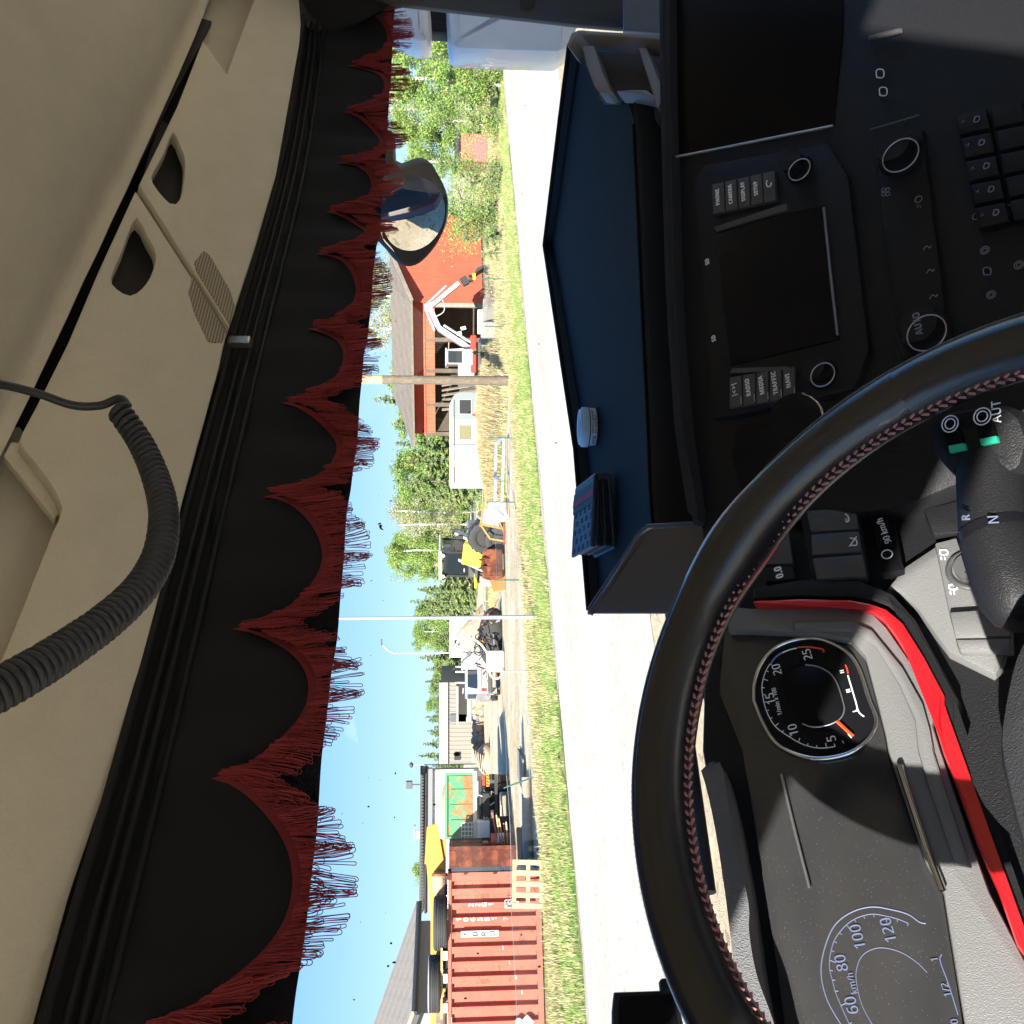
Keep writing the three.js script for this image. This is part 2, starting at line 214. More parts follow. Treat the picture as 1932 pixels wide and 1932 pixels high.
const treeKinds = {
  spruce: [spruceGeo(10, 2.5, 9000), spruceGeo(10, 2.1, 8000), spruceGeo(9, 2.7, 8500)],
  young: [spruceGeo(2.2, .95, 1100), spruceGeo(1.6, .8, 900)],
  birch: [birchGeo(8, 2.2, 15000, GREEN), birchGeo(8, 1.9, 13000, GREEN, .1)],
  bare: [birchGeo(9, 2.3, 4500, PALE), birchGeo(9, 1.9, 3500, PALE)],
  shrub: [birchGeo(2.4, 1.2, 5000, GREEN, .02)],
};
const birchbark = std([.5, .48, .44], .9);
function tree(kind, vi, iy, d, topV, label, group, squash = 1) { const [wg, lg] = treeKinds[kind][vi]; const H0 = { spruce: 10, young: 2.2, birch: 8, bare: 9, shrub: 2.4 }[kind], h = EYE + (850 - topV) / FPX * d;
  const t = thing({ spruce: 'spruce_tree', young: 'young_spruce', birch: 'birch_tree', bare: 'bare_birch_tree', shrub: 'leafy_shrub' }[kind], label, kind === 'shrub' ? 'shrub' : 'tree', V(side(iy, d), 0, -d), rr(0, 6.28), group), s = h / H0;
  t.scale.set(s * squash, s, s * squash); part('trunk', raw(wg), kind === 'birch' || kind === 'bare' ? birchbark : MT.bark, t); part('crown', raw(lg), leafy, t); return t; }
const TG = 'trees behind the yard';
[ // kind, variant, image y, distance, image x of the top, label, spread
  ['birch', 0, 95, 47, 752, 'bright green birch nearest the white door mirrors', 1.1], ['birch', 1, 160, 46, 742, 'tall bright green birch right of the pink shed', 1.15], ['birch', 0, 235, 66, 752, 'dense light green birch directly above the pink shed', 1.1], ['birch', 1, 305, 68, 770, 'light green birch between pink shed and front mirror', 1], ['birch', 1, 55, 62, 735, 'pale birch partly behind the white door mirrors', 1.1],
  ['bare', 0, 205, 80, 728, 'thin leafed birch rising behind the tall green birch', 1], ['spruce', 1, 262, 70, 765, 'dark spruce tip beside the pink shed birch', .8],
  ['bare', 0, 560, 92, 690, 'thin birch above the barn gable', 1], ['bare', 1, 620, 90, 695, 'thin birch above the middle of the barn roof', 1], ['bare', 0, 520, 96, 705, 'thin birch beside the white cloud above the barn', 1],
  ['spruce', 0, 755, 84, 700, 'spruce just left of the wooden pole', .9], ['spruce', 2, 800, 82, 716, 'broad spruce behind the left end of the barn roof', 1], ['spruce', 1, 838, 78, 742, 'spruce with yellowish tips above the caravan window', 1], ['spruce', 0, 872, 74, 752, 'spruce above the caravan door', 1], ['spruce', 2, 908, 72, 724, 'tall spruce left of the white caravan', 1], ['spruce', 1, 935, 76, 770, 'narrow spruce by the left corner of the caravan', 1],
  ['bare', 0, 965, 96, 742, 'hazy leafless birch right of the loader', .9], ['bare', 1, 990, 92, 750, 'thin pale trunk birch above the white tank', .9], ['birch', 0, 1020, 100, 752, 'yellow green birch behind the loader mirror', .8], ['birch', 1, 1040, 94, 734, 'tall birch above the loader cab', .8], ['birch', 0, 1062, 98, 744, 'light birch left above the loader cab', .8], ['spruce', 1, 1085, 90, 792, 'spruce behind the left edge of the loader', 1], ['spruce', 0, 1112, 88, 785, 'dense spruce left of the loader bucket', 1], ['spruce', 2, 1134, 92, 756, 'tall spruce right of the near lamp post', .8], ['spruce', 1, 1152, 96, 784, 'spruce directly behind the near lamp post', 1],
  ['birch', 0, 1190, 135, 786, 'bright green tree above the white cabin roof', 1], ['birch', 1, 1212, 138, 782, 'pointed light green tree behind the arched street lamp', .8], ['spruce', 0, 1240, 130, 790, 'dark spruce above the silver pickup roof', 1], ['spruce', 2, 1262, 126, 792, 'spruce behind the pickup roof tubes', 1], ['spruce', 1, 1285, 132, 800, 'spruce left of the pickup roof', 1], ['spruce', 0, 1305, 150, 806, 'spruce at the right gable of the grey hall', 1], ['birch', 0, 1330, 160, 808, 'green tree behind the right part of the grey hall', 1], ['spruce', 1, 1352, 158, 800, 'narrow spruce behind the grey hall', 1], ['spruce', 0, 1378, 165, 804, 'spruce behind the middle of the grey hall', 1], ['spruce', 2, 1402, 150, 786, 'tall spruce behind the grey hall roof', 1], ['spruce', 1, 1424, 148, 788, 'tall spruce beside the globe lamp post', 1],
  ['birch', 0, 1640, 120, 786, 'tree top behind the white shed roof', 1], ['birch', 1, 1800, 110, 790, 'tree top left of the container tyres', 1], ['spruce', 0, 1715, 130, 790, 'small tree top above the ochre boom', 1],
].forEach(([k, v, iy, d, tv, l, sq]) => tree(k, v, iy, d, tv, l, TG, sq));
[[445, 43, 862, 0, 'young spruce in front of the red barn gable'], [478, 45, 880, 1, 'low young spruce at the barn gable foot'], [665, 46, 884, 0, 'young spruce in front of the excavator cab'], [690, 44, 900, 1, 'small spruce beside the wooden pole foot'], [318, 44, 888, 0, 'small young spruce by the pink shed corner'], [345, 45, 880, 1, 'young spruce under the front mirror'], [390, 46, 874, 0, 'young spruce right of the red barn corner'], [215, 44, 880, 1, 'young spruce right of the pink shed'], [160, 46, 868, 0, 'young spruce under the tall green birch']]
  .forEach(([iy, d, tv, v, l]) => { const t = tree('young', v, iy, d, tv, l, 'young spruces along the fence'); });
[[120, 45, 868, 'green shrub under the birch by the mirrors'], [225, 47, 866, 'green shrub right against the pink shed'], [335, 46, 866, 'light green shrub left of the pink shed'], [405, 50, 838, 'yellow green shrub against the right of the barn'], [425, 47, 868, 'low shrub at the barn corner']].forEach(([iy, d, tv, l]) => tree('shrub', 0, iy, d, tv, l, 'shrubs along the fence', 1.3));
// the wood behind everything reads as one mass
for (const [k, vi, n] of [['spruce', 0, 64], ['birch', 1, 34]]) { const [wg, lg] = treeKinds[k][vi]; const o = new THREE.InstancedMesh(lg, leafy, n), m = new THREE.Matrix4(); for (let i = 0; i < n; i++) { const iy = k === 'spruce' ? rr(735, 1460) : rr(380, 1300), d = rr(112, 185) * (iy > 1160 ? 1.1 : .95), top = iy < 700 ? rr(790, 815) : iy < 970 ? rr(738, 800) : iy < 1160 ? rr(772, 815) : rr(806, 826), s = (EYE + (850 - top) / FPX * d) / (k === 'spruce' ? 10 : 8); m.compose(V(side(iy, d), 0, -d), new THREE.Quaternion().setFromAxisAngle(V(0, 1, 0), rr(0, 6)), V(s * 1.35, s, s * 1.35)); o.setMatrixAt(i, m); } o.name = numbered('distant_wood'); o.castShadow = o.receiveShadow = true; o.userData = { kind: 'stuff', label: k === 'spruce' ? 'distant dark spruce wood behind the yard' : 'distant light green broadleaf wood behind the yard', category: 'wood' }; scene.add(o); }
console.log('trees');
// ---------- shipping container and what lies on it ----------
function corrugated(L, H, period, depth, sl = .3, axis = 'x') { const N = Math.ceil(L / period), prof = []; for (let i = 0; i < N; i++) { const x = i * period; prof.push([x, 0], [x + period * .28, 0], [x + period * (.28 + sl * .5), -depth], [x + period * (.78 - sl * .0), -depth], [x + period * (.78 + sl * .5), 0]); }
  prof.push([N * period, 0]); const rows = [[], []]; for (const [x, z] of prof) { if (x > L) break; rows[0].push(V(x, H, z)); rows[1].push(V(x, 0, z)); } rows[0].push(V(L, H, 0)); rows[1].push(V(L, 0, 0)); const g = sheet(rows).toNonIndexed(); g.computeVertexNormals(); return g; }
const stencil = std([.6, .59, .56], .6);
{
  const phi = 18 * Math.PI / 180, c = thing('shipping_container', 'terracotta shipping container with corrugated side carrying tyres', 'container', V(-9.82, 0, -25.8), phi);
  const L = 6.06, H = 2.58, W = 2.44;
  part('side_wall', corrugated(L - .3, H - .28, .36, .13, .12).translate(-L + .15, .16, -.02), MT.box, c);
  part('roof', box(L - .1, .03, W - .1, -L / 2, H - .03, -W / 2), MT.box, c); part('floor', box(L - .1, .12, W - .1, -L / 2, .14, -W / 2), MT.darkrust, c);
  part('rear_wall', box(L - .3, H - .3, .03, -L / 2, H / 2, -W + .03), MT.box, c); part('end_wall', box(.03, H - .3, W - .2, -L + .03, H / 2, -W / 2), MT.box, c);
  for (const [x, z] of [[0, 0], [0, -W], [-L, 0], [-L, -W]]) { part('corner_post', box(.15, H - .12, .15, x + (x ? .075 : -.075), H / 2, z + (z ? .075 : -.075)), MT.box, c); for (const y of [.06, H - .06]) part('corner_casting', rbox(.18, .12, .17, .02, x + (x ? .085 : -.085), y, z + (z ? .075 : -.075)), MT.darkrust, c); }
  part('top_rail', box(L - .36, .07, .07, -L / 2, H - .06, -.045), MT.box, c); part('bottom_rail', box(L - .36, .14, .06, -L / 2, .12, -.035), MT.box, c);
  for (const z of [-.68, -1.78]) { const d = part('door', corrugated(1.06, H - .3, .26, .03).rotateY(Math.PI / 2).translate(-.03, .16, z + .54), MT.darkrust, c); for (const k of [-.42, -.16, .14, .4]) part('lock_rod', bar(V(.02, .1, z + k), V(.02, H - .1, z + k), .018), MT.galv, d); for (const k of [-.3, .28]) part('door_handle', box(.03, .04, .42, .045, 1.05, z + k), MT.galv, d); }
  for (const y of [.5, 1.3, 2.1]) part('hinge', box(.06, .09, .12, -.02, y, .005), MT.darkrust, c);
  const lx = i => -L + .15 + (i + .14) * .36, col = (s, x, y0, size, step) => [...s].forEach((ch, i) => part('stencilled_letter', text(ch, size, .004, F1).translate(x, y0 - i * step, -.019), stencil, c));
  part('code_plate', box(.15, 1.0, .004, lx(12), 1.72, -.018), stencil, c);
  [...'TDRU'].forEach((ch, i) => part('code_letter', text(ch, .15, .004, F1).translate(lx(12), 2.08 - i * .235, -.0155), MT.black, c));
  col('106551', lx(13), 2.28, .13, .19); part('check_digit', text('7', .11, .004, F0).translate(lx(13), 1.02, -.019), stencil, c); col('22G1', lx(14), 1.95, .13, .18);
  part('stencilled_sign', [text('ic', .14, .004, F1).translate(lx(14), .92, -.019), box(.2, .012, .004, lx(14), 1.03, -.017), box(.2, .012, .004, lx(14), .80, -.017), box(.012, .22, .004, lx(14) - .1, .915, -.016), box(.012, .22, .004, lx(14) + .1, .915, -.016), text('70', .09, .004, F1).translate(lx(14), .70, -.019)], stencil, c);
  [0, 1, 2, 3, 4].forEach(i => part('paint_streak', box(.1, .02 + .015 * Math.sin(i * 2), .003, lx(8 + i), .62 + i * .16, -.0185, 0, 0, .15), stencil, c));
  part('hazard_label', [box(.26, .26, .004, lx(6), .28 + .22, -.0185, 0, 0, Math.PI / 4), disc(.09, .004, 'z', lx(6) + .02, .72, -.0185)], MT.offwhite, c);
  const top = (x, z, y = H) => c.localToWorld(V(x, y, z)); c.updateMatrixWorld();
  function bigTyre(label, p, turn, r, w, rim) { const t = thing('loader_tyre', label, 'tyre', p, turn, 'old tyres lying on the container'); const pr = []; const s = [[.55, -.45], [.62, -.5], [.9, -.5], [.97, -.44], [1, -.36], [1, .36], [.97, .44], [.9, .5], [.62, .5], [.55, .45], [.56, 0], [.55, -.45]]; s.forEach(([a, b]) => pr.push(new THREE.Vector2(a * r, (b + .5) * w)));
    part('carcass', toCreasedNormals(new THREE.LatheGeometry(pr, 48), .7), MT.tyre, t); for (const k of [.2, .38, .5, .62, .8]) part('tread_groove', new THREE.TorusGeometry(r * 1.001, .012, 4, 48).rotateX(Math.PI / 2).translate(0, w * k, 0), MT.black, t); if (rim) part('rim_edge', new THREE.TorusGeometry(r * .965, .014, 5, 48).rotateX(Math.PI / 2).translate(0, w * .93, 0), MT.offwhite, t); return t; }
  bigTyre('black tyre lying flat on the container near its doors', top(-1.28, -.42), .3, .69, .38);
  bigTyre('black tyre lying on planks farther from the container doors', top(-2.78, -.52, H + .18), 1.3, .70, .34, true);
  const pl = thing('plank_stack', 'white planks under the tyre on the container roof', 'planks', top(-2.7, -.5), phi); part('plank', box(1.7, .05, .16, 0, .155, .45), MT.wood, pl); part('plank', box(1.7, .05, .16, 0, .155, -.35), MT.wood, pl); for (const x of [-.6, .1, .65]) { part('block', box(.22, .13, .18, x, .065, .42), MT.offwhite, pl); part('block', box(.22, .13, .18, x, .065, -.35), MT.greywood, pl); }
  const b = thing('crane_boom', 'ochre steel boom lying along the container roof', 'boom', top(-2.3, -1.75), phi); part('arm', slab([[-3.2, .05], [3.1, .05], [3.3, .55], [2.6, .62], [1.2, .48], [-3.2, .46]], .4, .02), MT.ochre, b); part('end_plate', slab([[2.3, .06], [3.6, .3], [3.5, .6], [2.5, .66]], .06, .01).translate(0, 0, .42), MT.ochre, b); part('bracket', box(.5, .42, .5, 2.0, .22, .7), MT.wood, b); part('crossbeam', box(.3, .1, .9, -1, .05, .1), MT.grime, b);
  const mz = thing('drive_motor', 'muddy hydraulic motor on the container roof corner', 'machine part', top(-.25, -.75), phi); part('housing', disc(.17, .5, 'x', -.1, .2, 0), MT.soil, mz); part('flange', disc(.22, .06, 'x', .17, .22, 0), MT.rust, mz); part('shaft', disc(.1, .4, 'x', -.5, .2, 0), MT.grime, mz); part('foot', box(.5, .06, .3, -.1, .03, 0), MT.grime, mz);
  const lg = thing('log', 'weathered log lying on the left part of the container roof', 'log', top(-4.6, -.9), phi); part('stem', bar(V(-1.4, .16, 0), V(1.2, .16, .1), .16, .14, 12), MT.bark, lg);
}
{ // second container, in the shade
  const t = thing('rusty_container', 'dark brown rusty container end behind the terracotta one', 'container', V(side(1601, 36), 0, -36), 12 * Math.PI / 180), W = 2.44, H = 2.55;
  // local x toward the right, end face at x = 0
  part('body', [box(5.8, H - .02, W - .06, -2.96, H / 2 + .02, -W / 2)], MT.darkrust, t); part('end_panel', corrugated(W - .2, H - .2, .3, .04).rotateY(Math.PI / 2).translate(.03, .1, -.1), MT.darkrust, t);
  for (const z of [-.07, -W + .07]) part('corner_post', box(.14, H, .14, .02, H / 2, z), MT.darkrust, t); part('header', box(.12, .12, W - .28, .02, H - .06, -W / 2), MT.darkrust, t); part('sill', box(.12, .14, W - .28, .02, .07, -W / 2), MT.darkrust, t);
  for (const [z, a] of [[-.5, .5], [-1.1, -.6], [-1.6, .3]]) part('brace', beam(V(.09, .4, z - a), V(.09, 2.1, z + a), .03, .05), MT.rust, t);
  part('valve', disc(.12, .1, 'x', .1, 1.15, -.9), MT.soil, t);
}
{ // pallet leaning on the fence
  const p = thing('euro_pallet', 'pale wooden pallet leaning upright on the wire fence', 'pallet', V(side(1672, 24.5), 0.02, -24.5), .28); p.rotation.x = -.12;
  for (const x of [-.53, -.27, 0, .27, .53]) part('deck_board', box(.125, .82, .022, x, .47, 0), MT.wood, p);
  for (const y of [.12, .47, .83]) { part('stringer', box(1.2, .10, .022, 0, y, -.023), MT.wood, p); for (const x of [-.53, 0, .53]) part('block', box(.14, .10, .08, x, y, -.075), MT.wood, p); part('bottom_board', box(1.2, .1, .02, 0, y, -.126), MT.wood, p); }
}
// ---------- tipper lorry seen from behind ----------
{
  const d = 39, t = thing('tipper_lorry', 'tipper lorry with rusty green tailboard seen from behind', 'lorry', V(side(1519, d), 0, -d), .30);
  part('tailboard', rbox(2.42, 1.06, .08, .02, -.02, 2.12, 0), MT.tipper, t);
  const fr = part('tailboard_frame', [box(2.62, .1, .14, 0, 2.68, .04), box(.11, 1.08, .14, -1.26, 2.1, .04), box(.11, 1.08, .14, 1.26, 2.1, .04)], MT.tipgreen, t);
  for (const x of [-.6, 0, .6]) part('rib', box(.08, .9, .05, x, 2.05, .05), MT.tipper, t);
  part('rear_beam', box(2.66, .15, .16, 0, 1.5, .06), MT.cream, t); part('tipping_body', [box(.06, 1.1, 4.6, -1.25, 2.1, -2.4), box(.06, 1.1, 4.6, 1.25, 2.1, -2.4), box(2.5, .08, 4.6, 0, 1.5, -2.4)], MT.tipper, t);
  part('load', new THREE.SphereGeometry(.9, 16, 8).scale(1.1, .55, 1.6).translate(.2, 2.42, -1.8), MT.soil, t);
  part('chassis', [box(.9, .28, 6.5, 0, 1.05, -3), box(1.0, .5, .5, 0, .85, -.4), box(2.3, .12, .14, 0, 1.28, -.1)], MT.grime, t);
  part('underrun_bar', box(2.3, .12, .1, 0, .62, .04), MT.grime, t); for (const x of [-.35, .35]) part('bar_strut', box(.09, .6, .08, x, .92, .0), MT.grime, t);
  const wh = (x, z) => { const w = part('wheel', toCreasedNormals(new THREE.LatheGeometry([[.26, -.15], [.46, -.16], [.51, -.11], [.51, .11], [.46, .16], [.26, .15]].map(a => new THREE.Vector2(...a)), 28).rotateZ(Math.PI / 2), .6).translate(x, .51, z), MT.tyre, t); part('rim', disc(.27, .2, 'x', x, .51, z), MT.grime, w); };
  for (const x of [-1.05, -.7, .7, 1.05]) { wh(x, -.9); wh(x, -2.2); } wh(-1, -6); wh(1, -6); part('axle', [bar(V(-1, .51, -.9), V(1, .51, -.9), .09), bar(V(-1, .51, -2.2), V(1, .51, -2.2), .09)], MT.grime, t);
  for (const s of [-1, 1]) { part('mud_flap', box(.6, .42, .015, s * .94, .72, -.32), MT.dark, t); part('tail_light', rbox(.42, .13, .06, .02, s * .98, 1.12, .03), MT.red, t); part('marker_board', box(.5, .12, .012, s * .98, .96, .05), s > 0 ? MT.amber : MT.orange, t); }
  for (const k of [0, 1, 2, 3]) part('marker_stripe', box(.055, .12, .004, .8 + k * .12, .96, .058, 0, 0, -.5), MT.red, t);
  part('number_plate', box(.5, .12, .012, -.45, .8, .1), MT.offwhite, t); part('cab', rbox(2.3, 1.6, 1.6, .1, 0, 1.75, -6.2), MT.grey, t);
  part('hydraulic_hoses', Array.from({ length: 9 }, (_, i) => tube([V(rr(-.6, .6), 1.25, -.3), V(rr(-.6, .6), rr(.6, 1), -.1), V(rr(-.8, .8), rr(.7, 1.2), -.3)], .025, 10, 5)), MT.black, t);
  part('chain', [tube([V(-.7, 1.4, .1), V(-.45, 1.0, .12), V(-.2, 1.1, .1), V(.1, .7, .12)], .03, 14, 5), tube([V(.4, 1.35, .1), V(.3, .9, .12), V(.55, .8, .1)], .025, 12, 5)], MT.galv, t);
}
// odd goods between lorry and containers
{
  const d = 37.5, X = iy => side(iy, d), put = (n, l, c, iy, z = 0) => thing(n, l, c, V(X(iy), 0, -d + z), .05);
  let o = put('metal_drum', 'red drum with white label beside the brown container', 'drum', 1587); part('shell', disc(.29, .88, 'y', 0, .44, 0), MT.redpaint, o); part('label_band', disc(.293, .3, 'y', 0, .5, 0, 24), MT.white, o); part('lid', disc(.3, .03, 'y', 0, .895, 0), MT.redpaint, o);
  o = put('crate_stack', 'grey plastic basket crate on white boxes by the containers', 'crate', 1583, -1.2); part('lower_box', box(.8, .9, .7, 0, .45, 0), MT.grime, o); part('white_box', box(.7, .5, .6, 0, 1.16, 0), MT.white, o); part('basket_floor', box(.72, .04, .6, 0, 1.44, 0), MT.offwhite, o);
  for (let i = 0; i < 5; i++) { part('basket_upright', box(.04, .6, .03, -.34 + i * .17, 1.76, .3), MT.offwhite, o); part('basket_rail', box(.74, .035, .03, 0, 1.5 + i * .14, .301), MT.offwhite, o); } part('basket_back', box(.74, .6, .03, 0, 1.76, -.28), MT.offwhite, o);
  o = put('plank_pile', 'loose timber and boards piled behind the red drum', 'timber', 1570, .3); for (let i = 0; i < 7; i++) part('board', beam(V(rr(-.9, -.3), .06 + i * .09, rr(-.4, .3)), V(rr(.3, .9), .1 + i * .1 + rr(0, .2), rr(-.5, .3)), .14, .05), i % 3 ? MT.wood : MT.redpaint, o);
  o = thing('sleeper_pile', 'dark timber sleepers lying at the corner of the rusty container', 'timber', V(side(1607, 31), 0, -31), .7); for (let i = 0; i < 3; i++) part('sleeper', rbox(1.5, .16, .2, .02, rr(-.1, .1), .08 + (i > 1 ? .16 : 0), i * .22 - (i > 1 ? .3 : 0)), MT.grime, o);
  o = thing('concrete_pole', 'weathered grey pole lying on the ground behind the fence', 'pole', V(side(1560, 28.6), 0, -28.6), 0); part('stem', bar(V(-1.7, .17, .4), V(1.3, .17, -.6), .17, .14, 14), MT.greywood, o);
  o = thing('timber_deck', 'grey wooden deck section lying on the gravel yard', 'deck', V(side(1452, 32.5), 0, -32.5), .1); for (let i = 0; i < 7; i++) part('deck_plank', box(.13, .04, 2.6, -.45 + i * .15, .1, 0), MT.greywood, o); for (const z of [-1, .9]) part('bearer', box(1.05, .08, .09, 0, .04, z), MT.greywood, o);
  o = thing('spoil_heap', 'dark shaded soil heap beside the white shed', 'heap', V(side(1432, 60), 0, -60), 0); part('mound', new THREE.IcosahedronGeometry(1, 3).scale(1.0, .7, 1.0).translate(0, .15, 0), MT.soil, o); part('boards', [0, 1, 2, 3, 4].map(i => beam(V(-.9 + i * .2, .4 + i * .13, .7), V(.5 + i * .1, .5 + i * .15, .9), .2, .06)), MT.greywood, o);
}
// ---------- buildings ----------
{
  const d = 66, b = thing('white_shed', 'white corrugated shed with dark roof edge behind the tipper', 'building', V(side(1451, d), 0, -d), .28), L = 9, H = 3.75;
  // local origin: right front corner
  part('wall', corrugated(L, H, .2, .03).translate(-L, 0, 0), MT.white, b); part('side_wall', box(.1, H, 7, -.05, H / 2, -3.55), MT.offwhite, b); part('rear_wall', box(L, H, .1, -L / 2, H / 2, -7), MT.white, b);
  part('fascia', box(L + .5, .42, .12, -L / 2, H + .2, .22), MT.roofgrey, b); const rf = part('roof', [box(L + .6, .12, 7.6, -L / 2, H + .62, -3.4, -.04)], MT.dark, b); part('gutter', bar(V(-L - .2, H + .42, .36), V(.3, H + .42, .36), .07), MT.black, rf); for (let i = 0; i < 46; i++) part('roof_tile_edge', disc(.075, .18, 'z', -L - .1 + i * .203, H + .66, .42, 8), MT.dark, rf);
  part('downpipe', bar(V(.05, 0, .12), V(.05, H + .3, .12), .06), MT.black, b); part('roof_vent', [box(.5, .5, .5, -4.3, H + .95, -1), box(.66, .1, .66, -4.3, H + 1.23, -1)], MT.offwhite, b); part('plinth', box(L, .9, .06, -L / 2, .45, .05), MT.dark, b);
  const fl = thing('floodlight', 'dark floodlight on a stem above the white shed roof', 'lamp', V(side(1478, 64), H + .74, -64)); part('stem', bar(V(0, 0, 0), V(0, .55, 0), .04), MT.dark, fl); part('lamp_head', rbox(.5, .42, .3, .04, 0, .78, 0), MT.dark, fl);
}
{
  const d = 112, b = thing('grey_hall', 'long low grey hall with pale ribbed wall beyond the yard', 'building', V(side(1440, d), 0, -d), 0), L = 9.6, H = 3.2;
  part('wall', corrugated(L, H, .5, .05).translate(0, 0, 0), MT.beige, b); part('upper_cladding', box(L + .1, 1.05, .3, L / 2, H + .12, .12), MT.roofgrey, b); part('body', box(L, H + .5, 12, L / 2, H / 2 + .2, -6.2), MT.beige, b);
  part('canopy', box(4.6, .25, 2, L - 2.4, 1.7, 1), MT.roofgrey, b); part('opening_panel', box(4.4, 1.5, .1, L - 2.4, .8, .09), MT.grey, b); part('door', box(.9, 1.9, .08, 5.4, 1.6, .1), MT.dark, b); part('window', box(.9, .7, .08, .9, 1.7, .1), MT.glass, b);  // grey panel put in for the shaded opening under the canopy
}
{
  const d = 95, b = thing('site_cabin', 'white flat roofed cabin behind the scrap heap', 'building', V(side(1202, d), 0, -d), .02);
  part('wall', box(4, 2.5, 3, 0, 1.25, -1.5), MT.white, b); part('roof', box(4.2, .14, 3.2, 0, 2.57, -1.5), MT.roofgrey, b); const w = part('window', box(.8, .75, .06, -.55, 1.85, .02), MT.grey, b); part('pane', box(.55, .5, .06, -.55, 1.85, .04), MT.glass, w); part('base', box(3.8, .1, 2.8, 0, .05, -1.5), MT.dark, b);
}
{ // roof corner seen far left
  const b = thing('grey_outbuilding', 'grey building with weathered eaves at the left edge of view', 'building', V(side(1905, 46), 0, -46), -.35);
  part('wall', box(7, 4.3, 6, -3.6, 2.15, -3), MT.roofgrey, b); part('roof', slab([[-8, 6.6], [.7, 4.05], [.7, 4.35], [-8, 6.9]], 7.2, .0).translate(0, 0, -6.6), MT.greywood, b); part('bargeboard', slab([[-8, 6.35], [.6, 3.95], [.6, 4.2], [-8, 6.62]], .08).translate(0, 0, .62), MT.dark, b); part('gutter', bar(V(.72, 4.15, -6.5), V(.72, 4.15, .7), .09), MT.black, b); part('gable', slab([[-7.1, 4.3], [-.1, 4.3], [-7.1, 6.2]], .1).translate(0, 0, -.1), MT.roofgrey, b);
}
{
  const b = thing('pink_shed', 'small faded red shed with black roof among the birches', 'shed', V(side(279, 58), 0, -58), -.1);
  part('wall', box(1.65, 1.75, 2.2, 0, 1.15, -1.1), MT.pinkwall, b); for (let i = 0; i < 9; i++) part('wall_board', box(.165, 1.74, .02, -.74 + i * .185, 1.15, .012), MT.pinkwall, b); const r = part('roof', [box(1.95, .08, 2.6, 0, 2.1, -1.1, .08)], MT.black, b); part('fascia', box(1.95, .12, .04, 0, 2.12, .22), MT.black, r); part('foundation', box(1.6, .28, 2.1, 0, .14, -1.1), MT.concrete, b);
}
